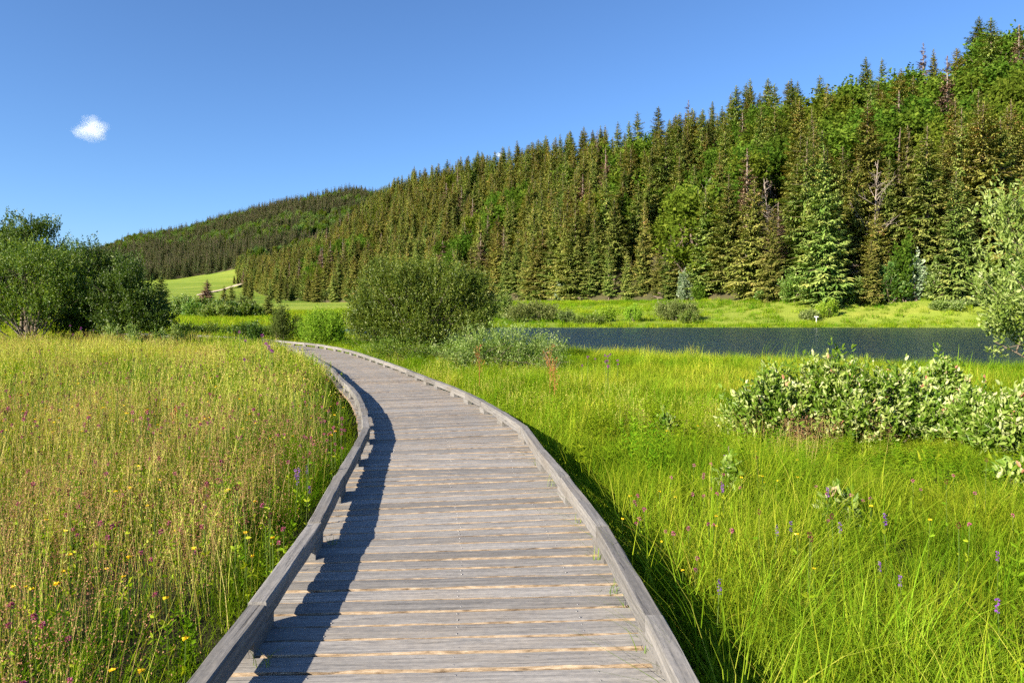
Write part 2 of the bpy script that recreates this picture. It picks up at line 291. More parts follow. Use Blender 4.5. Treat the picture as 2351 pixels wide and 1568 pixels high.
ctrl += [tuple(px(*p)) for p in [(480, 700, 300), (560, 690, 330), (420, 692, 330), (350, 690, 330), (500, 665, 520), (400, 668, 560), (560, 655, 560), (470, 640, 760), (350, 655, 780), (540, 625, 760), (200, 670, 500), (100, 680, 400), (0, 690, 300)]]
ctrl += [(-3000, 1000, 60), (3000, 1000, 40), (0, 5000, 60), (-3000, 5000, 60), (3000, 5000, 60), (-3000, -1000, 0), (3000, -1000, 0), (0, -3000, 0)]
CP = np.array(ctrl); Aq = np.linalg.norm(CP[:, None, :2] - CP[None, :, :2], axis=-1); nq = len(CP)
Amat = np.zeros((nq + 1, nq + 1)); Amat[:nq, :nq] = Aq; Amat[:nq, nq] = 1; Amat[nq, :nq] = 1
RW = np.linalg.lstsq(Amat, np.append(CP[:, 2], 0), rcond=None)[0]
def rbf(X, Y):
    sh = X.shape; X = X.ravel(); Y = Y.ravel(); o = np.full(len(X), RW[-1])
    for i in range(nq): o += RW[i] * np.hypot(X - CP[i, 0], Y - CP[i, 1])
    return o.reshape(sh)
def gz(X, Y):
    X = np.asarray(X, float); Y = np.asarray(Y, float)
    off = path_off(X, Y).reshape(X.shape); lf = sstep(-1.1, -2.3, off) * sstep(60, 44, Y); near = (-.42 + deckz(Y)) * (1 - lf) + (-.37 + .17 * sstep(5, 15, Y)) * lf + .035 * wob(X, Y) + .03 * wob(X, Y, .31)
    k = sstep(38, 62, Y) ; k = np.maximum(k, sstep(45, 90, np.abs(X)))
    z = near * (1 - k) + (rbf(X, Y) + .05 * wob(X, Y, .5)) * k
    sd = lake_sd(X, Y); bl = 24 + (4.5 - 24) * sstep(50, 72, Y)
    t = np.clip(sd / bl, 0, 1) ** .8
    land = (WATER + .03) * (1 - t) + np.maximum(z, WATER + .05) * t
    return np.where(sd > 0, land, WATER + .03 - np.minimum(-sd * .14, 2.2))
def gz1(x, y): return float(gz(np.array([x]), np.array([y]))[0])

def axis(fine0, fine1, step, far0, far1, grow=1.13):
    a = list(np.arange(fine0, fine1 + 1e-6, step)); d = step
    while a[-1] < far1: d *= grow; a.append(a[-1] + d)
    d = step; b = [fine0]
    while b[-1] > far0: d *= grow; b.append(b[-1] - d)
    return np.array(b[:0:-1] + a)
gx = axis(-34, 34, .8, -6000, 6000); gy = axis(-4, 96, .8, -3000, 9000)
GX, GY = np.meshgrid(gx, gy); GZ = gz(GX, GY)
far = sstep(1100, 1900, np.hypot(GX, GY)); GZ = GZ * (1 - far) + np.minimum(GZ, 20) * far
i = np.arange(len(gy) - 1)[:, None] * len(gx) + np.arange(len(gx) - 1)[None]
GQ = np.stack([i, i + 1, i + 1 + len(gx), i + len(gx)], -1).reshape(-1, 4)
# tint of the ground: 0 soil darkened as painted shade under tall grass, 0.5 lush grass, 1 dry yellow meadow
dry = np.clip(.40 + .2 * wob(GX, GY, .07) + .22 * wob(GX, GY * .5, .021) * (GY > 200) + .15 * wob(GX, GY, .05) * (GY > 200) + .5 * ((GX < -22) & (GY > 60) & (GY < 170)), 0, 1)
soil_shade = sstep(34, 20, GY) * sstep(-8, -4, GY) * sstep(40, 25, np.abs(GX)); dry = dry * (1 - soil_shade) - .75 * soil_shade     # soil colour darkened to paint shade into the gaps between stalks
gm = bpy.data.materials.new('grass_ground'); nt, out = nodes(gm); L = nt.links
tc = N(nt, 'ShaderNodeTexCoord'); at_ = N(nt, 'ShaderNodeAttribute', attribute_name='tint')
n1 = N(nt, 'ShaderNodeTexNoise'); n1.inputs['Scale'].default_value = .22; n1.inputs['Detail'].default_value = 9; n1.inputs['Roughness'].default_value = .72
n2 = N(nt, 'ShaderNodeTexNoise'); n2.inputs['Scale'].default_value = .03; n2.inputs['Detail'].default_value = 5
mp = N(nt, 'ShaderNodeMapping'); mp.inputs['Scale'].default_value = (.6, 1.6, 1); L.new(tc.outputs['Object'], mp.inputs[0])
L.new(mp.outputs[0], n1.inputs[0]); L.new(mp.outputs[0], n2.inputs[0])
ad = N(nt, 'ShaderNodeMath', operation='ADD'); L.new(n1.outputs[0], ad.inputs[0]); L.new(n2.outputs[0], ad.inputs[1])
a2 = N(nt, 'ShaderNodeMath', operation='ADD'); L.new(ad.outputs[0], a2.inputs[0]); L.new(at_.outputs['Fac'], a2.inputs[1])
a3 = N(nt, 'ShaderNodeMath', operation='MULTIPLY'); a3.inputs[1].default_value = .5; L.new(a2.outputs[0], a3.inputs[0])
cr = ramp(nt, [(.22, (.028, .026, .012)), (.34, (.038, .046, .012)), (.44, (.06, .115, .010)), (.62, (.125, .19, .018)), (.78, (.19, .24, .033)), (.98, (.30, .30, .05))]); L.new(a3.outputs[0], cr.inputs[0])
bs = N(nt, 'ShaderNodeBsdfPrincipled'); bs.inputs['Roughness'].default_value = .9; bs.inputs['Specular IOR Level'].default_value = .1
bp = N(nt, 'ShaderNodeBump'); bp.inputs['Strength'].default_value = .8; bp.inputs['Distance'].default_value = .5; L.new(n1.outputs[0], bp.inputs['Height'])
L.new(bp.outputs[0], bs.inputs['Normal']); L.new(cr.outputs[0], bs.inputs['Base Color']); L.new(bs.outputs[0], out.inputs[0])
g = Geo(); g.add(np.stack([GX, GY, GZ], -1).reshape(-1, 3), GQ, dry.ravel())
tag(link('ground', g.mesh('ground', gm, True)), 'green meadow ground from the boardwalk to the foot of the hills', kind='structure')

# lake
lm = bpy.data.materials.new('lake_water'); nt, out = nodes(lm); L = nt.links
tc = N(nt, 'ShaderNodeTexCoord'); mp = N(nt, 'ShaderNodeMapping'); mp.inputs['Scale'].default_value = (.8, 1.5, 1); L.new(tc.outputs['Object'], mp.inputs[0])
n1 = N(nt, 'ShaderNodeTexNoise'); n1.inputs['Scale'].default_value = 1.1; n1.inputs['Detail'].default_value = 2; n1.inputs['Roughness'].default_value = .6; L.new(mp.outputs[0], n1.inputs[0])
n2 = N(nt, 'ShaderNodeTexNoise'); n2.inputs['Scale'].default_value = .12; n2.inputs['Detail'].default_value = 3; L.new(mp.outputs[0], n2.inputs[0])
mr = N(nt, 'ShaderNodeMapRange'); mr.inputs['To Min'].default_value = .55; mr.inputs['To Max'].default_value = 1.3; L.new(n2.outputs[0], mr.inputs['Value'])
ml = N(nt, 'ShaderNodeMath', operation='MULTIPLY'); L.new(n1.outputs[0], ml.inputs[0]); L.new(mr.outputs[0], ml.inputs[1])
bp = N(nt, 'ShaderNodeBump'); bp.inputs['Strength'].default_value = 1.0; bp.inputs['Distance'].default_value = .16; L.new(ml.outputs[0], bp.inputs['Height'])
bs = N(nt, 'ShaderNodeBsdfPrincipled'); bs.inputs['Base Color'].default_value = (.005, .018, .036, 1); bs.inputs['Roughness'].default_value = .26; bs.inputs['IOR'].default_value = 1.33
L.new(bp.outputs[0], bs.inputs['Normal']); L.new(bs.outputs[0], out.inputs[0])
lx, ly = np.meshgrid(np.linspace(-26, 170, 30), np.linspace(8, 92, 16)); li = np.arange(15)[:, None] * 30 + np.arange(29)[None]
g = Geo(); g.add(np.stack([lx, ly, 0 * lx + WATER], -1).reshape(-1, 3), np.stack([li, li + 1, li + 31, li + 30], -1).reshape(-1, 4))
tag(link('lake', g.mesh('lake', lm, True)), 'dark blue rippled lake below the forest', kind='structure')

# hills: ruled slopes between a foot line and a ridge line
def lines(A, k):
    t = np.linspace(0, len(A) - 1, k); return np.stack([np.interp(t, np.arange(len(A)), A[:, j]) for j in range(3)], 1)
def slope_pt(A, B, s, d, bulge):                              # s, d in 0..1
    t = s * (len(A) - 1); a = np.stack([np.interp(t, np.arange(len(A)), A[:, j]) for j in range(3)], -1); b = np.stack([np.interp(t, np.arange(len(B)), B[:, j]) for j in range(3)], -1)
    p = a + (b - a) * np.asarray(d)[..., None]; dd = np.clip(d, 0, 1)
    p[..., 2] += bulge * (b[..., 2] - a[..., 2]) * dd * (1 - dd); over = np.maximum(np.asarray(d) - 1, 0)
    p[..., 2] -= over * (b[..., 2] - a[..., 2]) * 1.25; return p
def hill(name, A, B, k, rows, bulge, label, mat):
    s, d = np.meshgrid(np.linspace(0, 1, k), np.concatenate([[-.02], np.linspace(0.0, 1.0, rows), [1.25, 1.6]])); p = slope_pt(A, B, s, np.maximum(d, 0), bulge)
    p[0, :, 2] -= 3; r = d.shape[0]; p[1:-2, :, 2] += wob(p[1:-2, :, 0], p[1:-2, :, 1], .13) * .7 * (d[1:-2] > .01)
    i = np.arange(r - 1)[:, None] * k + np.arange(k - 1)[None]; g = Geo()
    g.add(p.reshape(-1, 3), np.stack([i, i + 1, i + 1 + k, i + k], -1).reshape(-1, 4)); tag(link(name, g.mesh(name, mat, True)), label, kind='structure')
hill('forest_hill', EP, RP, 90, 14, .25, 'steep hillside under the spruce forest beyond the lake', M['forest_floor'])
hill('mountain', FB, FR, 60, 14, .18, 'distant wooded mountain behind the alpine pasture', M['forest_floor'])

# ------------------------------------------------------------------ scatter (instances of small meshes on points: stuff only)
def hidden(name, me): return bpy.data.objects.new(name, me)
def scatter(name, P, rz, scl, protos, label, tilt=None, idx=None):
    n = len(P); me = bpy.data.meshes.new(name); me.vertices.add(n); me.vertices.foreach_set('co', np.asarray(P, np.float32).ravel())
    rot = np.zeros((n, 3), np.float32); rot[:, 2] = rz
    if tilt is not None: rot[:, :2] = tilt
    a = me.attributes.new('rot', 'FLOAT_VECTOR', 'POINT'); a.data.foreach_set('vector', rot.ravel())
    s3 = np.asarray(scl, np.float32); s3 = np.repeat(s3[:, None], 3, 1) if s3.ndim == 1 else s3
    a = me.attributes.new('scl', 'FLOAT_VECTOR', 'POINT'); a.data.foreach_set('vector', s3.ravel())
    a = me.attributes.new('pick', 'INT', 'POINT'); a.data.foreach_set('value', (R.randint(0, len(protos), n) if idx is None else idx).astype(np.int32))
    o = link(name, me); ng = bpy.data.node_groups.new(name, 'GeometryNodeTree')
    ng.interface.new_socket('Geometry', in_out='INPUT', socket_type='NodeSocketGeometry'); ng.interface.new_socket('Geometry', in_out='OUTPUT', socket_type='NodeSocketGeometry')
    gi = ng.nodes.new('NodeGroupInput'); go = ng.nodes.new('NodeGroupOutput'); L = ng.links
    jn = ng.nodes.new('GeometryNodeJoinGeometry')
    for p in protos:
        oi = ng.nodes.new('GeometryNodeObjectInfo'); oi.inputs['Object'].default_value = p; oi.inputs['As Instance'].default_value = False
        gti = ng.nodes.new('GeometryNodeGeometryToInstance'); L.new(oi.outputs['Geometry'], gti.inputs[0]); L.new(gti.outputs[0], jn.inputs[0])
    def na(nm, ty):
        q = ng.nodes.new('GeometryNodeInputNamedAttribute'); q.data_type = ty; q.inputs['Name'].default_value = nm
        return q.outputs['Attribute']
    ip = ng.nodes.new('GeometryNodeInstanceOnPoints'); ip.inputs['Pick Instance'].default_value = True
    L.new(gi.outputs[0], ip.inputs['Points']); L.new(jn.outputs[0], ip.inputs['Instance']); L.new(na('pick', 'INT'), ip.inputs['Instance Index'])
    L.new(na('rot', 'FLOAT_VECTOR'), ip.inputs['Rotation']); L.new(na('scl', 'FLOAT_VECTOR'), ip.inputs['Scale']); L.new(ip.outputs[0], go.inputs[0])
    md = o.modifiers.new('scatter', 'NODES'); md.node_group = ng
    return tag(o, label, kind='stuff')

# ------------------------------------------------------------------ boardwalk
walk = thing('boardwalk', 'weathered grey plank boardwalk with low timber kerb rails curving through the meadow', 'boardwalk', (0, 0, 0))
PITCH, PW, TH, PL = .1450, .1345, .045, 2.02
def plank_mesh(k):
    rr = np.random.RandomState(100 + k); n = 26; x = np.linspace(-PL / 2, PL / 2, n); w = PW / 2
    def jag(a): return np.convolve(rr.normal(size=n + 4), np.ones(2) / 2, 'same')[2:-2] * a
    z0 = rr.normal() * .0015; cup = rr.uniform(-.002, .003)
    e1, e2 = jag(.0038), jag(.0030)
    prof = [(-w + .002 + jag(.002), -TH + 0 * x), (-w + jag(.0025), -.011 + jag(.002)), (-w + .007 + e1, z0 - .0012 + jag(.0012)), (0 * x, z0 + cup + jag(.0008)),
            (w - .006 + e2, z0 - .001 + jag(.001)), (w + jag(.0015), -.010 + jag(.002)), (w - .002 + 0 * x, -TH + 0 * x)]
    V = np.stack([np.stack([x, p[0], p[1]], -1) for p in prof], 1); m = len(prof)
    i = np.arange(n - 1)[:, None] * m; g = Geo()
    for j, mt in zip(range(m - 1), (1, 1, 0, 0, 1, 1)): pass
    Q = np.stack([i + np.arange(m - 1), i + m + np.arange(m - 1), i + m + np.arange(1, m), i + np.arange(1, m)], -1)
    mt = np.broadcast_to(np.array([1, 1, 0, 0, 1, 1]), Q.shape[:2]).reshape(-1)
    Q = Q.reshape(-1, 4); caps = [[0, 1, 2, 3], [0, 3, 4, 6], [4, 5, 6, 6]]
    g.add(V.reshape(-1, 3), Q, .5, mt)
    for e in (0, (n - 1) * m): g.F.append(np.array([[e, e + 1, e + 5, e + 6], [e + 1, e + 2, e + 4, e + 5]])); g.M.append(np.array([1, 1]))
    return g.mesh('plank', [M['deck'], M['torn']])
PMS = [plank_mesh(k) for k in range(9)]
S0 = .3; nP = int((LEN - .3 - S0) / PITCH); rest = Geo()
hex_ = np.arange(8) * math.pi / 4
def screw_mesh():
    sg = Geo()
    for lx in (-.62, .02, .64):
        for ly in (-.034, .032):
            X, Y, r = lx + R.normal() * .006, ly + R.normal() * .004, .0046
            ring = np.stack([X + r * np.cos(hex_), Y + r * np.sin(hex_), np.full(8, -.001)], 1); top = np.stack([X + r * .7 * np.cos(hex_), Y + r * .7 * np.sin(hex_), np.full(8, .0026)], 1)
            j = np.arange(8); sg.add(np.vstack([ring, top]), np.vstack([np.stack([j, (j + 1) % 8, 8 + (j + 1) % 8, 8 + j], 1), [[8, 9, 10, 11], [8, 11, 12, 15], [12, 13, 14, 15]]]))
    return sg.mesh('screw_heads', M['screw'])
SCREW = [screw_mesh() for _ in range(3)]
for k in range(nP):
    s = S0 + k * PITCH; p, t = at(s); a = math.atan2(t[1], t[0]) - math.pi / 2 + R.normal() * .003
    if k < 300:
        o = link('plank', PMS[R.randint(9)], walk); zk = float(deckz(p[1])); pit = math.atan2(float(deckz(p[1] + .1 * t[1]) - deckz(p[1] - .1 * t[1])), .2); o.location = (p[0] + R.normal() * .006, p[1], zk + R.normal() * .0012)
        o.rotation_euler = (pit, 0, a); o.scale = (1 + R.normal() * .004, 1 + R.normal() * .02, 1)
    else: rest.box((p[0], p[1], float(deckz(p[1])) - TH / 2), (PL, PW, TH), a)
    if s < 14 and k < 300:
        tag(link('screw_heads', SCREW[k % 3], o), kind='stuff')
if rest.n: tag(link('far_planks', rest.mesh('far_planks', M['deck']), walk), kind='stuff')
# kerb rails: straight timbers butted at blocks
RB_W, RB_H, BL_H = .085, .098, .085
def beam(p0, p1, w, h, z, m, extra=0.0, n=7):
    d = nrm(p1 - p0); Lb = np.linalg.norm(p1 - p0) + extra; x = np.linspace(-Lb / 2, Lb / 2, n); b = .006
    prof = [(-w / 2, -h / 2), (-w / 2, h / 2 - b), (-w / 2 + b, h / 2), (w / 2 - b, h / 2), (w / 2, h / 2 - b), (w / 2, -h / 2)]
    V = np.stack([np.stack([x, np.full(n, q[0]) + R.normal(size=n) * .0016, np.full(n, q[1]) + R.normal(size=n) * .0012], -1) for q in prof], 1); k = len(prof)
    i = np.arange(n - 1)[:, None] * k; j = np.arange(k)[None]; Q = np.stack([i + (j + 1) % k, i + j, i + k + j, i + k + (j + 1) % k], -1).reshape(-1, 4)
    g = Geo(); g.add(V.reshape(-1, 3), Q[:, ::-1])
    for e in (0, (n - 1) * k): g.F.append(np.array([[e, e + 1, e + 4, e + 5], [e + 1, e + 2, e + 3, e + 4]])); g.M.append(np.array([0, 0]))
    me = g.mesh(m, M['rail'] if m != 'stringer' and m != 'support_post' else M['under']); o = link(m, me, walk)
    c = (p0 + p1) / 2; z0_, z1_ = float(deckz(p0[1])), float(deckz(p1[1])); o.location = (c[0], c[1], z + (z0_ + z1_) / 2); o.rotation_euler = (0, -math.atan2(z1_ - z0_, np.linalg.norm(p1 - p0)), math.atan2(d[1], d[0])); return o
for side, off, st in ((1, HALF + RB_W / 2, .05), (-1, HALF + RB_W / 2, .30)):
    ss = np.arange(st, LEN - .2, 1.25); ss = ss + R.normal(size=len(ss)) * .07; pts = []
    for s in ss:
        p, t = at(s); pts.append(p + np.array([t[1], -t[0]]) * side * off)
    for k in range(len(pts) - 1):
        dz = R.normal() * .0045
        beam(pts[k], pts[k + 1], RB_W, RB_H, BL_H + RB_H / 2 + dz, 'kerb_rail', -.013 if k % 2 else -.003)
        d = nrm(pts[k + 1] - pts[k]); n_ = np.array([d[1], -d[0]]) * side
        q = pts[k] + n_ * .004
        beam(q - d * .16, q + d * .16, RB_W - .010, BL_H, BL_H / 2, 'rail_block', 0, 3)
for off in (-.72, 0.0, .72):
    ss = np.arange(.3, LEN, 2.6); pts = [at(s)[0] + np.array([at(s)[1][1], -at(s)[1][0]]) * off for s in ss]
    for k in range(len(pts) - 1): beam(pts[k], pts[k + 1], .07, .15, -TH - .078, 'stringer', .02, 3)
for s in np.arange(.4, LEN, 2.6):
    p, t = at(s)
    for off in (-.78, .78):
        q = p + np.array([t[1], -t[0]]) * off; g = Geo(); g.box((0, 0, 0), (.11, .11, 1.0)); o = link('support_post', g.mesh('support_post', M['under']), walk); o.location = (q[0], q[1], -.56 + float(deckz(q[1])))

# ------------------------------------------------------------------ plants: builders
def curve_pts(a, b, bow, n=6):
    t = np.linspace(0, 1, n)[:, None]; return a * (1 - t) + b * t + np.asarray(bow) * (4 * t * (1 - t)) * .5
def leafy(lobes, ncl, per, L, W, twig, base, stems, rr_, six=False, up=.6, top_light=.0, sprig=.10, spread=.55, trad=.05, tint=(0, 1), low=.05):
    """branches + leaf sprays spread through a union of lobes; local origin at the base on the ground"""
    lobes = np.array(lobes, float); vol = lobes[:, 3] * lobes[:, 4] * lobes[:, 5]; pr = vol ** .75; pr /= pr.sum()
    k = R.choice(len(lobes), ncl, p=pr); d = nrm(R.normal(size=(ncl, 3))); r = U(0, 1, ncl) ** .42
    bump = .95 + .24 * np.sin(d[:, 0] * 7 + k * 1.7) * np.sin(d[:, 1] * 6 + k) + .17 * np.sin(d[:, 2] * 9 + k * 2.3)
    sp = R.rand(ncl) < sprig; r = np.where(sp, U(1.0, 1.30, ncl), r) * bump
    C = lobes[k, :3] + d * lobes[k, 3:6] * r[:, None]
    keep = C[:, 2] > low; C, d, k, sp = C[keep], d[keep], k[keep], sp[keep]; n = len(C)
    cen = lobes[:, :3].mean(0); outw = nrm(C - np.array([cen[0], cen[1], cen[2] * .55]))
    td = nrm(outw * .75 + np.array([0, 0, up]) + R.normal(size=(n, 3)) * .38)
    td = np.where(sp[:, None], nrm(td + np.array([0, 0, .7])), td)
    tl = twig * U(.6, 1.4, n) * np.where(sp, 1.3, 1); tclu = U(0, 1, n)
    q = np.repeat(np.arange(n), per); f = np.tile((np.arange(per) + .5) / per, n) + U(-.05, .05, n * per)
    P = C[q] - td[q] * (tl[q] * .5)[:, None] + td[q] * (tl[q] * f)[:, None] + R.normal(size=(n * per, 3)) * twig * .06
    D = nrm(td[q] * .8 + R.normal(size=(n * per, 3)) * spread)
    T = np.clip(tint[0] + (tint[1] - tint[0]) * (.55 * tclu[q] + .45 * U(0, 1, n * per)) + .18 * (f - .5), 0, 1)
    Lq = L * U(.65, 1.25, n * per); g = Geo(); g.leaves(P, D, Lq, Lq * (W / L) * U(.8, 1.2, n * per), T, 0, .14, six)
    b = Geo(); base = np.atleast_2d(base)
    pick = R.choice(n, min(n, stems * 5), replace=False); cand = C[pick]
    for s in range(stems):
        p0 = base[s % len(base)] + np.append(R.normal(size=2) * rr_, 0); c = cand[s % len(cand)]; c = c * np.array([1, 1, .92])
        pts = curve_pts(p0 + [0, 0, -.15], c, [R.normal() * .1 * c[2], R.normal() * .1 * c[2], .12 * c[2]], 7); w = trad * U(.6, 1.2)
        b.tube(pts, np.linspace(w, w * .25, 7), 5)
        for e in range(4):
            c2 = cand[(stems + s * 4 + e) % len(cand)]; j = R.randint(2, 6)
            if np.linalg.norm(c2 - pts[j]) < 1.6 * np.linalg.norm(c - p0) and c2[2] > pts[j][2] * .7:
                p2 = curve_pts(pts[j], c2, R.normal(size=3) * .05 * c[2], 5); b.tube(p2, np.linspace(w * .45, w * .1, 5), 4)
    return g, b
def plant(name, label, cat, loc, gb, lm_, bm_, group=None, crown='crown', trunk='branches'):
    o = thing(name, label, cat, loc, group=group)
    link(trunk, gb[1].mesh(trunk, bm_, True), o); link(crown, gb[0].mesh(crown, lm_), o); return o
def dome(W, H, k, dep=.8, low=.25, seed=0):
    """lobes of a bush W wide and H high: uneven dome reaching to the ground"""
    rr = np.random.RandomState(seed); lob = []
    for i in range(k):
        cx = (-.5 + (i + .5) / k) * W * .78 + rr.uniform(-.06, .06) * W; hm = H * (1 - .55 * (2 * cx / W) ** 2) * rr.uniform(.84, 1.0)
        rx = W * rr.uniform(.17, .24); rz = hm * rr.uniform(.26, .36)
        lob.append((cx, rr.uniform(-.3, .3) * W * dep, hm - rz, rx, rx * 1.1, rz))
        lob.append((cx * 1.08 + rr.uniform(-.05, .05) * W, rr.uniform(-.35, .35) * W * dep, hm * .38, rx * 1.1, rx * 1.1, hm * .36))
    return lob
def bush(name, label, cat, x0, x1, ytop, Z, mat, bark, ncl, per, L, W, seed, dep=.8, k=4, stems=10, twig=None, group=None, zoff=0.0, **kw):
    """a bush that spans photo columns x0..x1 and reaches row ytop when it stands Z metres away"""
    c = px((x0 + x1) / 2, HZ, Z); g0 = gz1(c[0], c[1]) + zoff; W_ = (x1 - x0) * Z / F; H = (CAMZ + (HZ - ytop) * Z / F - g0) * 1.07
    R.seed(seed); gb = leafy(dome(W_, H, k, dep, seed=seed), ncl, per, L, W, twig or max(.25, .1 * H), np.zeros((1, 3)), stems, W_ * .08, trad=.012 * H + .006, **kw)
    return plant(name, label, cat, (c[0], c[1], g0), gb, M[mat], M[bark], group)

def spruce(H, Rm, base=.03, levels=42, seed=0, bare=0.0, detail=6, dead=False, cones=.8):
    """whorls of drooping boughs: each bough carries flat side sprays and a curtain of hanging twigs"""
    rr = np.random.RandomState(seed); g = Geo(); b = Geo()
    z = np.linspace(0, H * .985, 8); b.tube(np.stack([.002 * H * np.sin(z), 0 * z, z], 1), np.linspace(.013 * H, .0015 * H, 8) + .008, 7)
    f = base + (.985 - base) * np.linspace(0, 1, levels) ** .90; brs = []
    lop = rr.uniform(0, 6.28)
    for i, t in enumerate(f):
        u = (t - base) / (1 - base); prof = min(1, .72 + u * 1.5) * (1 - u) ** .66 * (1 - .10 * u) + .010
        n = max(3, int(rr.randint(7, 10) * (1 - .45 * u))); a0 = rr.uniform(0, 6.28); wl = rr.uniform(.78, 1.12)
        for j in range(n):
            if rr.rand() < bare + (.10 if u < .8 else 0): continue
            a = a0 + j * 6.283 / n + rr.normal() * .25
            brs.append((t * H + rr.normal() * H / levels * .18, a, Rm * prof * wl * rr.uniform(.72, 1.15) * (1 + .14 * math.cos(a - lop)), u, rr.uniform(0, 1)))
    B = np.array(brs); nb = len(B); d = np.stack([np.cos(B[:, 1]), np.sin(B[:, 1]), 0 * B[:, 1]], -1); lat = np.stack([-d[:, 1], d[:, 0], 0 * d[:, 0]], -1)
    slope = .60 - .85 * B[:, 3]; k = detail; s_ = (np.arange(k) + .7) / k; ln = B[:, 2]
    P = d[:, None] * (ln[:, None] * s_)[..., None]; P[..., 2] += B[:, 0, None] - slope[:, None] * ln[:, None] * s_ + .30 * ln[:, None] * s_ ** 3
    Ls = (.46 * ln[:, None] * (1.1 - .62 * s_[None]) + .012 * H * np.minimum(1, ln / (.3 * Rm))[:, None] * .6); P = P.reshape(-1, 3); Ls = Ls.reshape(-1); q = np.repeat(np.arange(nb), k)
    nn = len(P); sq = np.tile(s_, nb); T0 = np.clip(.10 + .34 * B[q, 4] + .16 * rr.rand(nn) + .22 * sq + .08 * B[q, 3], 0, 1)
    top = (B[q, 3] > .70) & (rr.rand(nn) < cones * .16); T0 = np.where(top, rr.uniform(.85, 1, nn), T0)
    dq, lq = d[q], lat[q]; dn = np.array([0, 0, -1.]); flat = np.tile([0, 0, 1.], (nn, 1))
    for w, lw, hw, sz, wd in ((.80, .70, .22, 1.0, .34), (.80, -.70, .22, 1.0, .34), (1.0, 0, .25, .95, .36)):
        D = dq * w + lq * lw + dn * (hw + .2 * slope[q])[:, None] + rr.normal(size=(nn, 3)) * .12
        r_ = np.cross(nrm(D), np.cross(flat, nrm(D))) + rr.normal(size=(nn, 3)) * .22     # blades lie flat, like a bough seen from above
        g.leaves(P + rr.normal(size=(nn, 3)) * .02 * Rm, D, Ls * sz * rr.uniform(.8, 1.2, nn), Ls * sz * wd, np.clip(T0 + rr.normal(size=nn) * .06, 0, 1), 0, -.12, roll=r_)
    low = np.minimum(1, ln[q] / (.35 * Rm))
    for lw in (.25, -.25):
        D = dq * .25 + lq * lw + dn + rr.normal(size=(nn, 3)) * .18
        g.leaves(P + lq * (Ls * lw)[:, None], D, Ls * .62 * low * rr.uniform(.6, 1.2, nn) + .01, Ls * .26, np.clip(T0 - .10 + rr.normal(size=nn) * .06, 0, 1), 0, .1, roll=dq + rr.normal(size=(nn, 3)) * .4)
    tp = np.array([[0, 0, H * .96]] * 4); g.leaves(tp, np.array([0, 0, 1.]) + rr.normal(size=(4, 3)) * .08, H * .045, H * .006, .4)
    for i in range(0, nb, 2):
        e = d[i] * ln[i] * .85; e[2] += -slope[i] * ln[i] * .80 + .12 * ln[i]; p0 = np.array([0, 0, B[i, 0]]); b.tube(np.stack([p0, p0 + e * .5, p0 + e]), np.array([.010, .007, .003]) * Rm * 1.2, 3)
    return g, b
def bare_tree(H, seed):
    rr = np.random.RandomState(seed); b = Geo(); tip = np.array([rr.normal() * .06 * H, 0, H]); b.tube(curve_pts(np.zeros(3), tip, [.03 * H, 0, 0], 9), np.linspace(.011 * H, .002 * H, 9), 6); c = Geo()
    for i in range(34):
        f = rr.uniform(.30, .97); a = rr.uniform(0, 6.28); l = H * rr.uniform(.10, .34) * (1.1 - f); p0 = tip * f + np.array([.06 * H * f * (1 - f), 0, 0]); e = p0 + np.array([math.cos(a) * l, math.sin(a) * l, l * rr.uniform(.1, 1.5)])
        pts = curve_pts(p0, e, rr.normal(size=3) * .12 * l, 5); c.tube(pts, np.linspace(.0035 * H, .0008 * H, 5), 4)
        for k in range(3):
            j = rr.randint(1, 4); e2 = pts[j] + rr.normal(size=3) * .25 * l + [0, 0, .2 * l]; c.tube(np.stack([pts[j], (pts[j] + e2) / 2 + rr.normal(size=3) * .03 * l, e2]), np.array([.0018, .0012, .0006]) * H, 3)
    return c, b

# ------------------------------------------------------------------ forest on the near hill
SPR = []
for k, (Rm, base, lv, bare) in enumerate([(.185, .02, 42, 0), (.165, .03, 44, .04), (.205, .02, 40, 0), (.155, .08, 44, .06), (.175, .16, 40, .05), (.160, .05, 46, .0), (.190, .05, 40, .10), (.150, .24, 40, .05)]):
    g, b = spruce(10.0, 10 * Rm, base, lv, 40 + k, bare); SPR.append((g.mesh('crown', M['spruce']), b.mesh('trunk', M['sbark'], True), 10 * Rm))
DEAD = []
for k in range(2):
    g, b = spruce(10.0, 1.4, .18, 36, 60 + k, .35, 5, cones=0); DEAD.append((g.mesh('crown', M['dead']), b.mesh('trunk', M['deadwood'], True), 1.0))
def beech_mesh(seed, leafm='beech'):
    R.seed(seed); lob = [(0, 0, 6.6, 2.0, 2.0, 2.2)]
    for a in range(7):
        th = a * .9 + U(0, .5); r = U(1.0, 1.9); z = U(2.4, 7.8); lob.append((r * math.cos(th), r * math.sin(th), z, U(1.0, 1.5), U(1.0, 1.5), U(.9, 1.4)))
    g, b = leafy(lob, 950, 9, .34, .22, .9, np.zeros((1, 3)), 7, .1, up=.15, spread=.75, trad=.16, sprig=.14)
    return g.mesh('crown', M[leafm]), b.mesh('trunk', M['bark'], True), 2.6
BEE = [beech_mesh(200 + k) for k in range(4)]
BARE = [(lambda c, b: (c.mesh('crown', M['deadwood'], True), b.mesh('trunk', M['deadwood'], True), 1.0))(*bare_tree(10.0, 90 + k)) for k in range(2)]
R.seed(5)
segA = np.linalg.norm(np.diff(EP, axis=0), axis=1); trees = []
tt = 0.0; cum = np.concatenate([[0], np.cumsum(segA)]); tot = cum[-1]
def s_of(a): return np.interp(a, cum, np.arange(len(EP))) / (len(EP) - 1)
def nzz(x, y): return wob(x, y, .05) * .5 + wob(x + 40, y - 17, .11) * .5
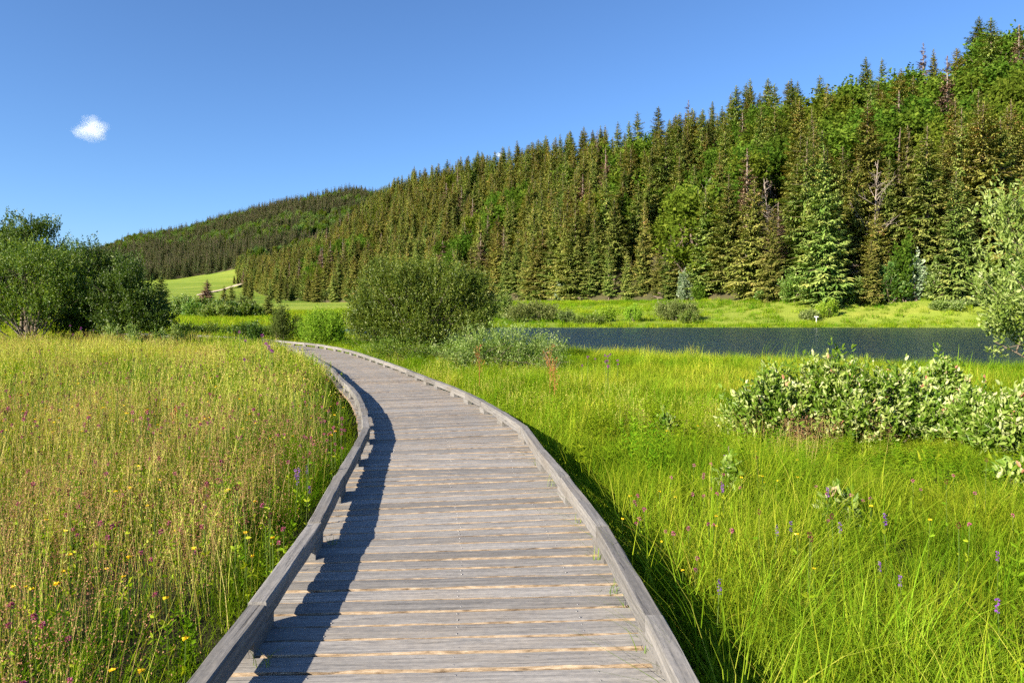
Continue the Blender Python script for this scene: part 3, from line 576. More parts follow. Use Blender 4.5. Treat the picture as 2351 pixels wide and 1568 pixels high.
# stragglers on the pasture before the spur
for _ in range(26):
    s = U(.66, .98); p = slope_pt(EP, RP, np.array([s]), np.array([0.0]), .25)[0]; e_ = slope_pt(EP, RP, np.array([s]), np.array([1.0]), .25)[0]; p = p - (e_ - p) * U(.03, .28) ** 1.0; trees.append((p[0], p[1], gz1(p[0], p[1]), 1, U(.35, .8), 0.0))
# front row along the forest edge
a = 0.0
while a < tot:
    s = s_of(a); p = slope_pt(EP, RP, np.array([s]), np.array([U(0, .03)]), .25)[0]; Zd = p[1]
    trees.append((p[0], p[1], p[2], 1, U(.45, 1.12), 0.0)); a += U(4.2, 7.0) * (1 + .25 * (Zd > 250))
def area_pts(A, B, sp):
    out = []
    for j in range(len(A) - 1):
        w = np.linalg.norm(A[j + 1] - A[j]) * .5 + np.linalg.norm(B[j + 1] - B[j]) * .5; h = np.linalg.norm((A[j] + A[j + 1] - B[j] - B[j + 1]) / 2); n = int(w * h / (sp * sp))
        out.append(np.stack([(j + U(0, 1, n)) / (len(A) - 1), U(0, 1.06, n)], 1))
    return np.concatenate(out)
q = area_pts(EP, RP, 5.3); q = q[q[:, 1] > .035]; kz = slope_pt(EP, RP, q[:, 0], q[:, 1], .25); q = q[R.rand(len(q)) < np.clip(.80 + .45 * wob(kz[:, 0], kz[:, 1], .21), .35, 1)]; pp = slope_pt(EP, RP, q[:, 0], q[:, 1], .25)
for (s, d), p in zip(q, pp): trees.append((p[0], p[1], p[2] - .2, 0, U(.50, 1.18) if R.rand() < .6 else U(.8, 1.12), d))
trees = np.array(trees); u_ = F * trees[:, 0] / trees[:, 1] + CX; trees = trees[(u_ > -120) & (u_ < 2620)]
u_ = F * trees[:, 0] / trees[:, 1] + CX
dd_ = trees[:, 5]; kind = np.zeros(len(trees), int)                                        # 0 spruce, 1 beech, 2 dead spruce
rel = (trees[:, 2] - 2) / 45
green = nzz(trees[:, 0], trees[:, 1]) + .75 * sstep(1300, 2150, u_) * sstep(.08, .40, rel) - .20 - .5 * sstep(.80, 1.0, dd_)
rnd = R.rand(len(trees)); kind[(rnd < .62) & (green > .12) & (trees[:, 3] == 0)] = 1
kind[(rnd > .965)] = 2; kind[(rnd > .86) & (u_ < 800) & (trees[:, 1] < 460) & (u_ > 640)] = 2
vt = HZ - F * (trees[:, 2] + 18 - CAMZ) / trees[:, 1]
for xb, yb in ((1640, 405), (1738, 410), (2045, 520)):
    jb = np.argmin(np.abs(u_ - xb) + np.abs(vt - yb) + 999 * (trees[:, 3] == 1)); kind[jb] = 3
Ht = trees[:, 4] * 21.5; Ht[kind == 3] = 18; Ht[kind == 1] *= .80; Ht[(trees[:, 3] == 1) & (kind == 0)] *= 1.0
# which ones show: paint boxes front to back
order = np.argsort(trees[:, 1]); buf = np.zeros((682, 1024), bool); vis = np.zeros(len(trees)); k2 = 1024 / 2351
for j in order:
    x, y, z = trees[j, :3]; hw = Ht[j] * (.08 if kind[j] != 1 else .2)
    x0, x1 = [int((CX + F * (x + e) / y) * k2) for e in (-hw, hw)]; y0 = int((HZ - F * (z + Ht[j] - CAMZ) / y) * k2); y1 = int((HZ - F * (z - CAMZ) / y) * k2)
    x0, x1, y0, y1 = max(x0, 0), min(x1 + 1, 1024), max(y0, 0), min(y1, 682)
    if x1 > x0 and y1 > y0: vis[j] = (~buf[y0:y1, x0:x1]).sum(); buf[y0:y1, x0:x1] = True
single = np.zeros(len(trees), bool)
single[kind == 3] = True
for kd, cap in ((0, 270), (1, 70), (2, 24)):
    ix = np.where(kind == kd)[0]; ix = ix[np.argsort(-vis[ix])][:cap]; single[ix[vis[ix] > 25]] = True
names = {0: 'spruce_tree', 1: 'beech_tree', 2: 'dead_spruce', 3: 'bare_tree'}; cats = {0: 'spruce', 1: 'beech', 2: 'dead spruce', 3: 'bare tree'}
def where_words(j):
    x, y = trees[j, :2]; u = u_[j]; zone = 'across the lake' if u > 1160 else 'left of the lake behind the round willow'
    return trees[j, 3], rel[j], u
ZONES = [(2230, 'behind the overhanging willow'), (2080, 'left of the overhanging willow'), (1920, 'right of the white post'), (1780, 'above the white post'), (1620, 'right of the whitish tree'), (1480, 'above the round far bank willow'), (1330, 'above the small pale bushes'), (1150, 'above the wide grey willow'), (960, 'behind the round willow'), (780, 'left behind the round willow'), (660, 'above the bright yellow green bush'), (-9999, 'on the far left spur')]
TIER = {0: ('standing in the front row at the forest foot', 'on the lower wooded slope', 'high on the wooded slope near the skyline'),}
pick = R.randint(0, 100, len(trees)); fr_ = (trees[:, 3] == 1) & (kind == 0); pick[fr_] = np.array([0, 1, 2, 5, 6, 0, 2, 5, 4])[R.randint(0, 9, fr_.sum())]; rots = U(0, 6.28, len(trees)); wid = U(.82, 1.32, len(trees)) * (1.12 - .25 * (Ht / 21.5 - .8))
for j in np.where(single)[0]:
    lib = (SPR, BEE, DEAD, BARE)[kind[j]]; cm, tm, _ = lib[pick[j] % len(lib)]; S = Ht[j] / 10.0
    fr = trees[j, 3] == 1; frac = q[j - int((trees[:, 3] == 1).sum()), 1] if False else None
    hgt = (HZ - (HZ - F * (trees[j, 2] - CAMZ) / trees[j, 1])); u = u_[j]
    zone = next(w for lim, w in ZONES if u >= lim); row = 'in the front row' if fr else 'on the lower slope' if rel[j] < .3 else 'halfway up the slope' if rel[j] < .65 else 'near the skyline'
    v = pick[j] % len(lib); tall = 'tall ' if Ht[j] > 21.5 else 'short ' if Ht[j] < 17.5 else ''
    nm = tall + (('full cone shaped spruce', 'narrow spruce', 'broad spruce', 'slender spruce', 'bare trunked spruce', 'dense spruce', 'ragged spruce', 'high crowned spruce')[v] if kind[j] == 0 else 'bright green broadleaved tree' if kind[j] == 1 else 'reddish dead spruce' if kind[j] == 2 else 'leafless pale tree')
    o = thing(names[kind[j]], f'{nm} {row} {zone}', cats[kind[j]], trees[j, :3] - [0, 0, .3], rots[j], (S * wid[j], S * wid[j], S), f'{nm} {row} {zone}')
    link('trunk', tm, o); link('crown', cm, o)
rest_ = ~single; protoS = []
def proto(name, cm, tm):
    """one mesh holding crown and trunk, for the far instanced mass"""
    import bmesh
    bm = bmesh.new(); bm.from_mesh(cm); n0 = len(bm.faces); bm.from_mesh(tm); bm.faces.ensure_lookup_table()
    for f_ in bm.faces[n0:]: f_.material_index = 1
    me = bpy.data.meshes.new(name); bm.to_mesh(me); bm.free(); me.materials.append(cm.materials[0]); me.materials.append(tm.materials[0]); return hidden(name, me)
protoS = [proto('spruce_tree_form', c, t) for c, t, _ in SPR[:6]]; protoB = [proto('beech_tree_form', c, t) for c, t, _ in BEE]; protoD = [proto('dead_spruce_form', c, t) for c, t, _ in DEAD]
rest_ &= vis > 0
allp = protoD + protoB + protoS       # joined in this order
def forest(name, sel, protos, label):
    S = Ht[sel] / 10; s3 = np.stack([S * wid[sel], S * wid[sel], S], 1); P = trees[sel, :3].copy(); P[:, 2] -= .3
    if len(P): scatter(name, P, rots[sel], s3, protos, label)
forest('spruce_forest', rest_ & (kind == 0), protoS, 'dense olive green spruce forest filling the hillside behind the front trees')
forest('broadleaf_forest', rest_ & (kind == 1), protoB, 'green broadleaved trees mixed through the hillside forest')
forest('dead_spruce_forest', rest_ & (kind == 2), protoD, 'scattered reddish dead spruces in the hillside forest')
# far mountain
R.seed(9); FSP = []
for k in range(4):
    g, b = spruce(10.0, [2.1, 1.8, 2.3, 1.9][k], .03, 20, 80 + k, 0, 3, cones=.3); FSP.append(proto('far_spruce_form', g.mesh('crown', M['spruce_far']), b.mesh('trunk', M['sbark'])))
q2 = area_pts(FB, FR, 8.6); p2 = slope_pt(FB, FR, q2[:, 0], q2[:, 1], .18); uu = F * p2[:, 0] / p2[:, 1] + CX; vv = HZ - F * (p2[:, 2] - CAMZ) / p2[:, 1]
ok = (uu > 150) & (uu < 1040)
clear = (np.abs(vv - 546 + (uu - 745) * .12) < 7) & (np.abs(uu - 735) < 40); ok &= ~clear
fg = nzz(p2[:, 0] * .35, p2[:, 1] * .35) + .5 * (np.abs(vv - 556 + (uu - 500) * .05) < 12); bro = ok & (fg > .22) & (R.rand(len(p2)) < .7); spn = ok & ~bro
Hs = U(13, 24, len(p2)) / 10
scatter('far_spruce_forest', p2[spn], U(0, 6.28, spn.sum()), np.stack([Hs[spn] * U(.9, 1.4, spn.sum())] * 2 + [Hs[spn]], 1), FSP, 'dark spruce forest covering the distant mountain')
protoH = [proto('far_broadleaf_form', *[x for x in beech_mesh(230 + k, 'hazel')[:2]]) for k in range(2)]
scatter('far_broadleaf_forest', p2[bro] - [0, 0, 3], U(0, 6.28, bro.sum()), Hs[bro] * .85, protoH + protoB[:2], 'light green broadleaved patches on the distant mountain')

# ------------------------------------------------------------------ single trees and bushes
def set_spruce(label, xc, ytop, ybase, Z, k, wide=1.0, dead=False, group=None, name='young_spruce', cat='spruce'):
    c = px(xc, ybase, Z); H = CAMZ + (HZ - ytop) * Z / F - gz1(c[0], c[1]); lib = DEAD if dead else SPR; cm, tm, _ = lib[k % len(lib)]
    o = thing(name, label, cat, (c[0], c[1], gz1(c[0], c[1]) - .1), k * 1.3, (H / 10 * wide, H / 10 * wide, H / 10), group); link('trunk', tm, o); link('crown', cm, o)
set_spruce('dark young spruce beside the right end of the left thicket', 371, 628, 712, 150, 2, 1.7)
set_spruce('rust brown dead conical spruce on the pasture above the valley shrubs', 476, 640, 712, 190, 0, 2.0, False, name='brown_spruce')
set_spruce('left of two dark spruces on the pasture right of the brown one', 515, 655, 712, 185, 0, 1.6)
set_spruce('taller right one of two dark spruces on the pasture', 532, 652, 714, 180, 2, 1.6)
set_spruce('narrow dark spruce between the spruce pair and the squat spruce', 577, 680, 722, 175, 5, 1.5)
set_spruce('squat broad young spruce above the small brown bush by the boardwalk bend', 616, 674, 737, 118, 2, 2.1)
def edge_spruce(label, xc, ytop, k, wide, dz=-3.0):
    Ze = float(np.interp(-xc, [-e[0] for e in EDGE], [e[2] for e in EDGE])) + dz; c = px(xc, HZ, Ze); g0 = gz1(c[0], c[1]); H = CAMZ + (HZ - ytop) * Ze / F - g0; cm, tm, _ = SPR[k]
    o = thing('spruce_tree', label, 'spruce', (c[0], c[1], g0 - .2), k * 2.1, (H / 10 * wide, H / 10 * wide, H / 10)); link('trunk', tm, o); link('crown', cm, o)
edge_spruce('widest tall dense spruce in the middle of the front row', 1892, 330, 5, 1.15)
edge_spruce('broad brownish spruce standing alone in the gap at the right', 2195, 385, 2, 1.05)
edge_spruce('tall spruce left of the widest dense spruce', 1775, 470, 0, .9)
edge_spruce('pointed spruce right of the dark gap in the front row', 2000, 545, 5, 1.1)
for o in bpy.data.objects:
    if o.name.startswith('brown_spruce'):
        for c in o.children:
            if c.name.startswith('crown'):
                c.data = c.data.copy(); c.data.materials.clear(); c.data.materials.append(M['dead'])

# left thicket
def lob_px(Z, items):
    """lobes from photo-space blobs (x, y, rx, ry) at depth Z -> list relative to the first blob's foot"""
    return items
def thicket(name, label, Z, blobs, mat, bark, ncl, per, L, W, seed, stems=8, cat='shrub', basex=None, trad=.05, **kw):
    xs = [b[0] for b in blobs]; bx = basex if basex is not None else np.mean(xs); c = px(bx, HZ, Z); g0 = gz1(c[0], c[1]); lob = []
    for (x, y, rx, ry) in blobs:
        w = px(x, y, Z); k = Z / F; lob.append((w[0] - c[0], U(-.4, .4) * rx * k, w[2] - g0, rx * k, rx * k * 1.05, ry * k))
    R.seed(seed); gb = leafy(lob, ncl, per, L, W, .42, np.zeros((1, 3)), stems, .25, trad=trad, **kw)
    return plant(name, label, cat, (c[0], c[1], g0), gb, M[mat], M[bark])
thicket('dark_tree', 'tall dark leafy tree rising behind the left thicket', 37, [(70, 545, 55, 42), (105, 520, 32, 24), (10, 560, 45, 55), (-40, 560, 60, 70), (60, 610, 70, 60), (130, 590, 40, 40)], 'willow_dark', 'bark', 2600, 12, .12, .06, 301, 8, 'tree', 60, .11)
thicket('willow_thicket', 'olive willow thicket with pale bare stems at the left edge', 31, [(20, 620, 75, 62), (95, 605, 65, 55), (-60, 630, 80, 80), (150, 640, 50, 60), (40, 690, 80, 48), (115, 695, 60, 40), (-50, 715, 70, 45)], 'willow', 'wbark', 4200, 12, .10, .044, 302, 22, 'willow', 70, .035, low=.25)
thicket('alder_bush', 'dark green rounded bush filling the middle of the left thicket', 34, [(200, 610, 55, 55), (255, 625, 50, 55), (170, 660, 60, 70), (240, 690, 70, 65), (190, 735, 70, 34)], 'willow_dark', 'bark', 4200, 12, .10, .052, 303, 10, 'bush', 205, .05)
thicket('alder_bush', 'dark sloping bush at the right end of the left thicket', 31.5, [(295, 655, 45, 55), (320, 705, 52, 50), (360, 735, 38, 32), (270, 735, 50, 35), (250, 680, 45, 50)], 'willow_dark', 'bark', 3600, 12, .10, .050, 304, 8, 'bush', 300, .05)
# central willow and its neighbours
thicket('round_willow', 'big round green willow bush behind the bend of the boardwalk', 30.5, [(880, 632, 42, 34), (925, 640, 48, 42), (985, 622, 40, 30), (1035, 650, 52, 42), (1085, 655, 42, 36), (1108, 700, 40, 48), (845, 690, 46, 52), (900, 700, 62, 52), (965, 700, 66, 56), (1030, 715, 62, 50), (1085, 745, 46, 42), (870, 755, 58, 38), (950, 765, 66, 32), (1010, 770, 50, 28), (828, 730, 34, 42)], 'willow', 'wbark', 7200, 12, .10, .043, 310, 22, 'willow', 965, .024, sprig=.18)
bush('silver_willow', 'low silvery willow bush in front of the round willow beside the lake', 'willow', 1015, 1290, 742, 26, 'silver', 'wbark', 1500, 12, .085, .03, 311, .5, 6, 14, .45, sprig=.2)
bush('silver_willow', 'thin wispy willow sprigs standing against the lake', 'willow', 1225, 1300, 752, 24.5, 'silver', 'wbark', 130, 12, .075, .03, 312, .6, 2, 6, .45, sprig=.4)
bush('bright_bush', 'bright yellow green bush left of the round willow', 'bush', 688, 795, 703, 40, 'lime', 'wbark', 1500, 12, .13, .045, 313, .8, 4, 10, .5, sprig=.3, up=.9)
bush('brown_bush', 'dull olive brown bush beside the bright green bush', 'bush', 612, 694, 706, 44, 'grey', 'wbark', 1100, 12, .11, .04, 314, .8, 3, 10, .45, tint=(0, .55), sprig=.2)
bush('low_bush', 'low leafy growth at the foot of the round willow', 'bush', 815, 1010, 770, 29, 'willow', 'wbark', 700, 10, .08, .03, 315, .2, 7, 8, .3, tint=(.2, 1))
bush('dark_bush', 'small dark bush on the verge left of the boardwalk bend', 'bush', 566, 608, 740, 29, 'willow_dark', 'bark', 260, 10, .09, .04, 316, .6, 2, 5, .3)
for k, (x0, x1, yt, Z, lb) in enumerate([(238, 282, 740, 30, 'small pale sapling under the dark thicket'), (283, 325, 738, 29.5, 'pale sapling at the meadow edge below the dark thicket'), (350, 385, 752, 29, 'small pale sapling right of the dark thicket foot'), (385, 416, 745, 29.5, 'pale twiggy sapling beside the distant boardwalk end')]):
    bush('willow_sapling', lb, 'sapling', x0, x1, yt, Z, 'silver', 'wbark', 110, 10, .09, .035, 320 + k, .6, 2, 5, .3, sprig=.4)
# valley shrubs beyond the meadow
for k, (x0, x1, yt, Z, mt, lb) in enumerate([(395, 440, 676, 125, 'silver', 'pale shrub at the left end of the valley shrub belt'), (410, 470, 694, 112, 'hazel', 'low light green shrub in the valley shrub belt'), (440, 500, 684, 130, 'willow', 'olive shrub in the middle of the valley shrub belt'),
        (485, 545, 690, 118, 'willow_dark', 'dark green shrub in the middle of the valley shrub belt'), (530, 590, 682, 128, 'grey', 'grey green shrub at the right of the valley shrub belt'), (455, 540, 700, 105, 'hazel', 'broad low shrub in front of the valley shrub belt'), (540, 600, 702, 108, 'willow', 'low shrub below the narrow dark spruce')]):
    bush('valley_shrub', lb, 'shrub', x0, x1, yt, Z, mt, 'bark', 650, 9, .32, .17, 330 + k, .7, 3, 6, .9)
for k, (x0, x1, yt, Z, mt) in enumerate([(405, 470, 742, 52, 'willow_dark'), (460, 530, 740, 53, 'willow'), (520, 600, 742, 51, 'willow_dark'), (590, 640, 745, 49, 'willow')]):
    bush('hedge_bush', ['dark low bush beside the far end of the boardwalk', 'olive low bush behind the far boardwalk', 'dark low bush below the yellow meadow', 'low bush left of the brown bush'][k], 'bush', x0, x1, yt, Z, mt, 'bark', 380, 9, .12, .06, 340 + k, .5, 3, 5, .4)
# far bank of the lake
FARB = [(1165, 1290, 690, 93, 'grey', 'wide grey green willow bush on the far bank behind the round willow', 1100), (1120, 1185, 668, 100, 'hazel', 'green bush rising behind the right edge of the round willow', 600), (1282, 1318, 712, 92, 'grey', 'small bush right of the wide grey willow on the far bank', 260),
        (1376, 1412, 703, 92, 'lime', 'leftmost small pale bush on the far bank meadow', 200), (1436, 1478, 702, 91, 'lime', 'pale bush second from the left on the far bank meadow', 240), (1508, 1600, 684, 92, 'grey', 'round olive willow bush alone on the far bank', 900), (1560, 1602, 715, 89, 'hazel', 'low green shoots at the right foot of the round far bank willow', 200),
        (1838, 1878, 714, 89, 'grey', 'small grey bush beside the white post on the far bank', 260), (1876, 1926, 690, 90, 'lime', 'pale open bush right of the white post', 330), (2130, 2205, 694, 89, 'silver', 'silver round bush on the far bank near the right edge', 600), (2190, 2262, 692, 90, 'grey', 'grey bush half hidden by the overhanging willow', 500), (1318, 1400, 724, 88, 'willow', 'low scrub patch at the far waterline', 240)]
for k, (x0, x1, yt, Z, mt, lb, n) in enumerate(FARB):
    bush('bank_willow', lb, 'willow', x0, x1, yt, Z, mt, 'wbark', n, 9, .24, .10, 350 + k, .8, 3, 9, .8, up=.45)
# leafy undergrowth at the forest foot
UND = [(2010, 2080, 590, 'hazel'), (2075, 2125, 578, 'pale'), (2120, 2165, 598, 'silver'), (2160, 2230, 610, 'hazel'), (2225, 2300, 590, 'beech'), (2290, 2370, 600, 'hazel'), (1960, 2010, 632, 'hazel'), (1915, 1960, 640, 'hazel'), (1795, 1850, 626, 'hazel'), (1556, 1596, 618, 'pale'), (1590, 1625, 650, 'beech'), (1740, 1775, 665, 'hazel'), (1275, 1300, 650, 'pale'), (735, 790, 655, 'hazel'), (1210, 1260, 668, 'hazel'), (2040, 2110, 540, 'beech')]
UL = ['bright green bush below the bare trunk at the forest foot', 'white flowering bush at the forest foot', 'pale silvery bush left of the brown spruce foot', 'green bush at the foot of the brown spruce', 'dark green tree right of the brown spruce', 'green bush behind the overhanging willow', 'low bush left of the earth scar at the forest foot', 'small bush at the foot of the widest spruce', 'low green bush under the thin front spruces', 'whitish leaved tree above the round far bank willow', 'green bush beside the whitish leaved tree', 'small bush at the foot of the spruce with bare trunk', 'pale shoots at the forest foot above the wide grey willow', 'green bush group at the forest foot left of the round willow', 'bush above the wide grey willow', 'layered green young beech in front of the dark trunks']
for k, (x0, x1, yt, mt) in enumerate(UND):
    xm = (x0 + x1) / 2; Ze = np.interp(-xm, [-e[0] for e in EDGE], [e[2] for e in EDGE]) - 2.0
    bush('edge_bush', UL[k], 'bush', x0, x1, yt, Ze, mt, 'bark', 520, 9, .36 if Ze < 150 else .5, .2, 380 + k, .5, 3, 6, .8)
# overhanging willow at the right edge
def near_willow():
    Z = 15.5; c = np.array([14.0, Z]); g0 = gz1(*c); R.seed(77)
    bl = [(2340, 470, 60, 50), (2400, 560, 110, 120), (2300, 660, 55, 50), (2370, 690, 95, 80), (2262, 705, 38, 34), (2330, 745, 60, 36), (2420, 760, 90, 50), (2345, 790, 22, 16), (2450, 450, 110, 120)]
    lob = [((x - CX) * Z / F - c[0], U(-.6, .6), CAMZ + (HZ - y) * Z / F - g0, rx * Z / F, rx * Z / F, ry * Z / F) for x, y, rx, ry in bl]
    gb = leafy(lob, 1050, 11, .115, .050, .42, np.zeros((1, 3)), 16, .2, six=True, trad=.05, sprig=.2, tint=(.1, .95))
    o = plant('overhanging_willow', 'pale leaved willow overhanging the lake at the right edge', 'willow', (c[0], c[1], g0), gb, M['silver'], M['wbark'])
    b = Geo(); p1 = np.array([2.2 - 2.0, 0, 1.9]); e = px(2285, 806, Z) - np.array([c[0], c[1], g0]); b.tube(curve_pts(p1, e, [0, 0, .2], 7), np.linspace(.03, .006, 7), 5); link('low_branch', b.mesh('low_branch', M['wbark'], True), o)
    n = 40; P = e + R.normal(size=(n, 3)) * [.16, .1, .07]; g = Geo(); g.leaves(P, R.normal(size=(n, 3)) + [-.4, 0, .4], .11, .05, U(.3, .9, n), 0, .14, True); link('branch_leaves', g.mesh('branch_leaves', M['silver']), o)
near_willow()
# eared willows in the right foreground
EW = [(1685, 1860, 858, 10.6, 420, 'left end of the silver leaved willow shrub row in the right meadow'), (1800, 2020, 825, 10.6, 640, 'tallest silver leaved willow shrub in the row in the right meadow'), (1970, 2140, 850, 10.5, 460, 'silver leaved shrub in the middle of the row in the right meadow'), (2090, 2215, 822, 11.4, 330, 'yellow tipped willow shrub at the back of the row in the right meadow'),
      (2170, 2310, 890, 10.0, 420, 'low reddish willow shrub at the right of the row'), (2250, 2430, 905, 9.3, 560, 'silver leaved shrub cut by the right edge of the picture'), (2275, 2400, 1095, 7.4, 170, 'small silver willow at the right edge below the shrub row'),
      (1648, 1700, 1088, 6.6, 60, 'small silver sapling in the grass between boardwalk and shrubs'), (1500, 1560, 972, 10.4, 45, 'tiny silver sapling beside the boardwalk shadow'), (1885, 1985, 1165, 5.9, 60, 'thin red tipped willow sprigs in the right foreground grass'), (1240, 1330, 965, 40, 0, '')]
for k, (x0, x1, yt, Z, n, lb) in enumerate(EW):
    if n == 0: continue
    bush('eared_willow', lb, 'willow', x0, x1, yt, Z, 'eared', 'bark', int(n * 1.45), 12, .088, .043, 400 + k, .55, 3 if n > 100 else 1, 12 if n > 100 else 5, .26, six=True, sprig=.30, up=.9, spread=.6, low=.12 if n > 100 else .05, tint=(0.05, 1.0))

# ------------------------------------------------------------------ grass
def clump(n, rad, h0, h1, w0, w1, lean0, lean1, t0, t1, mat, seed, name):
    R.seed(seed); a = U(0, 6.28, n); r = rad * np.sqrt(R.rand(n)); B = np.stack([r * np.cos(a), r * np.sin(a), np.full(n, -.03)], 1); g = Geo()
    g.blades(B, U(0, 6.28, n), U(lean0, lean1, n), U(h0, h1, n), U(w0, w1, n), U(t0, t1, n)); return hidden(name, g.mesh(name, mat))
def stems(n, rad, h0, h1, w, seed, head, name, t=(0, 1), hm='seed', nseed=16, hl=.16, hs=.009):
    R.seed(seed); a = U(0, 6.28, n); r = rad * np.sqrt(R.rand(n)); B = np.stack([r * np.cos(a), r * np.sin(a), np.full(n, -.03)], 1); g = Geo()
    an, le, h = U(0, 6.28, n), U(.02, .28, n), U(h0, h1, n); T = U(t[0], t[1], n); tips = g.blades(B, an, le, h, w * U(.8, 1.3, n), T, 0)
    d = nrm(np.stack([np.cos(an) * le * 1.4, np.sin(an) * le * 1.4, 1 + 0 * an], -1))
    for i in range(n):
        if head == 'spike':
            m = nseed; P = tips[i] - d[i] * (hl * R.rand(m))[:, None] + R.normal(size=(m, 3)) * hs * .4; g.leaves(P, d[i] + R.normal(size=(m, 3)) * .35, hs * 2.4, hs, np.clip(T[i] + U(-.2, .3, m), 0, 1), 1 if hm else 0)
        elif head == 'panicle':
            m = nseed; f = R.rand(m); sp = hl * .38 * (1 - f) + .008; P = tips[i] - d[i] * (hl * (1 - f))[:, None] + R.normal(size=(m, 3)) * sp[:, None] * [1, 1, .4]; g.leaves(P, R.normal(size=(m, 3)) + [0, 0, -.4], hs * 1.4, hs * 1.1, U(0, 1, m), 1)
    return hidden(name, g.mesh(name, [M['straw'], M[hm]]))
def tuss(ntu, nbl, R_, rt, h0, h1, w0, w1, l0, l1, t0, t1, mat, seed, name):
    """a patch of tussocks whose blades arch outwards"""
    R.seed(seed); g = Geo()
    for q_ in range(ntu):
        a0 = U(0, 6.28); r0 = R_ * math.sqrt(R.rand()); hs = U(.65, 1.25); tb = U(-.15, .2); a = U(0, 6.28, nbl); r = rt * np.sqrt(R.rand(nbl))
        B = np.stack([r0 * math.cos(a0) + r * np.cos(a), r0 * math.sin(a0) + r * np.sin(a), np.full(nbl, -.03)], 1)
        g.blades(B, a + R.normal(size=nbl) * .5, U(l0, l1, nbl), U(h0, h1, nbl) * hs, U(w0, w1, nbl), np.clip(U(t0, t1, nbl) + tb, 0, 1))
    return hidden(name, g.mesh(name, mat))
def forb(n, rad, h0, h1, L, W, mat, seed, name):
    """leafy herb stems with paired lance leaves"""
    R.seed(seed); g = Geo()
    for q_ in range(n):
        a = U(0, 6.28); r = rad * math.sqrt(R.rand()); H = U(h0, h1); p0 = np.array([r * math.cos(a), r * math.sin(a), -.03]); p1 = p0 + [R.normal() * .06, R.normal() * .06, H]; g.tube(curve_pts(p0, p1, [.02, 0, 0], 4), .0018, 3, .4)
        m = int(H / .035); f = np.linspace(.12, 1, m); th = np.arange(m) * 1.57 + U(0, 1.5); tb = U(.05, .5)
        for sg_ in (0, math.pi):
            D = np.stack([np.cos(th + sg_), np.sin(th + sg_), .35 + .5 * f], 1) + R.normal(size=(m, 3)) * .2; ll = L * (1.15 - .6 * f) * U(.8, 1.2, m)
            g.leaves(p0 + (p1 - p0) * f[:, None], D, ll, ll * W / L, np.clip(tb + U(-.15, .25, m), 0, 1), 0, .14, True)
    return hidden(name, g.mesh(name, mat))
GL, GR = M['grassL'], M['grassR']
edgeL = [clump(34, .14, .16, .42, .003, .006, .2, 1.0, .0, .5, GR, 500 + k, 'verge_grass_clump') for k in range(4)]
edgeR = [clump(30, .14, .22, .55, .004, .008, .3, 1.2, .0, .6, GR, 504 + k, 'verge_grass_clump') for k in range(4)]
patL = [tuss(9, 16, .36, .10, .22, .50, .003, .006, .1, .9, .0 + .05 * k, .35 + .08 * k, GL, 510 + k, 'meadow_grass_patch') for k in range(6)]
patR = [tuss(9, 24, .36, .07, .26, .58, .0032, .007, .15, 1.3, .0 + .07 * k, .35 + .1 * k, GR, 520 + k, 'lush_grass_patch') for k in range(7)]
longR = [clump(16, .10, .50, .85, .006, .011, .2, 1.0, .1, .8, GR, 540 + k, 'long_grass_clump') for k in range(4)]
broad = [clump(10, .09, .18, .40, .034, .060, .25, .9, .25, .8, GR, 550 + k, 'broad_leaf_clump') for k in range(4)]
forbs = [forb(7, .22, .28, .60, .075, .026, GR, 555 + k, 'leafy_herb_clump') for k in range(4)]
stL = [stems(20, .36, .55, .95, .0042, 560 + k, 'spike', 'seed_stem_clump', (0, .9), 'straw', 12, .14, .0065) for k in range(5)]
stB = [stems(13, .34, .42, .80, .0030, 570 + k, 'panicle', 'brown_panicle_clump', (.4, 1), 'seed', 40, .24, .0070) for k in range(5)]
coL = [clump(150, .62, .26, .56, .007, .013, .1, .7, .0 + .09 * k, .45 + .10 * k, GL, 580 + k, 'coarse_meadow_clump') for k in range(6)]
coR = [tuss(8, 22, .60, .16, .26, .60, .007, .014, .15, 1.1, .0 + .08 * k, .35 + .11 * k, GR, 590 + k, 'coarse_lush_clump') for k in range(6)]
coS = [stems(24, .6, .55, .88, .007, 600 + k, 'panicle', 'coarse_stem_clump', (0, 1), 'seed', 10, .2, .012) for k in range(4)]
coT = [stems(24, .6, .55, .85, .008, 604 + k, 'spike', 'coarse_straw_clump', (0, .5), 'straw', 7, .16, .012) for k in range(4)]
coF = [forb(10, .4, .35, .75, .085, .03, GR, 608 + k, 'coarse_herb_clump') for k in range(3)]
farC = [clump(36, .7, .30, .75, .03, .06, .1, .6, .0 + .1 * k, .3 + .16 * k, GR, 610 + k, 'far_grass_clump') for k in range(4)]
farY = [clump(36, .7, .30, .70, .03, .06, .1, .6, .3, .78, GL, 615 + k, 'far_dry_clump') for k in range(4)]
reed = [clump(24, .30, .55, 1.15, .010, .018, .05, .5, .1, .8, GR, 620 + k, 'reed_clump') for k in range(3)]
def field(y0, y1, dens, margin=1.5, ylog=False):
    W1 = .75 * y1 * 1.12 + margin; n = int(2 * W1 * (y1 - y0) * dens); X = U(-W1, W1, n); Y = U(y0, y1, n); k = np.abs(X) < .75 * Y * 1.12 + margin
    X, Y = X[k], Y[k]; o = path_off(X, Y); sd = lake_sd(X, Y); return X, Y, o, sd
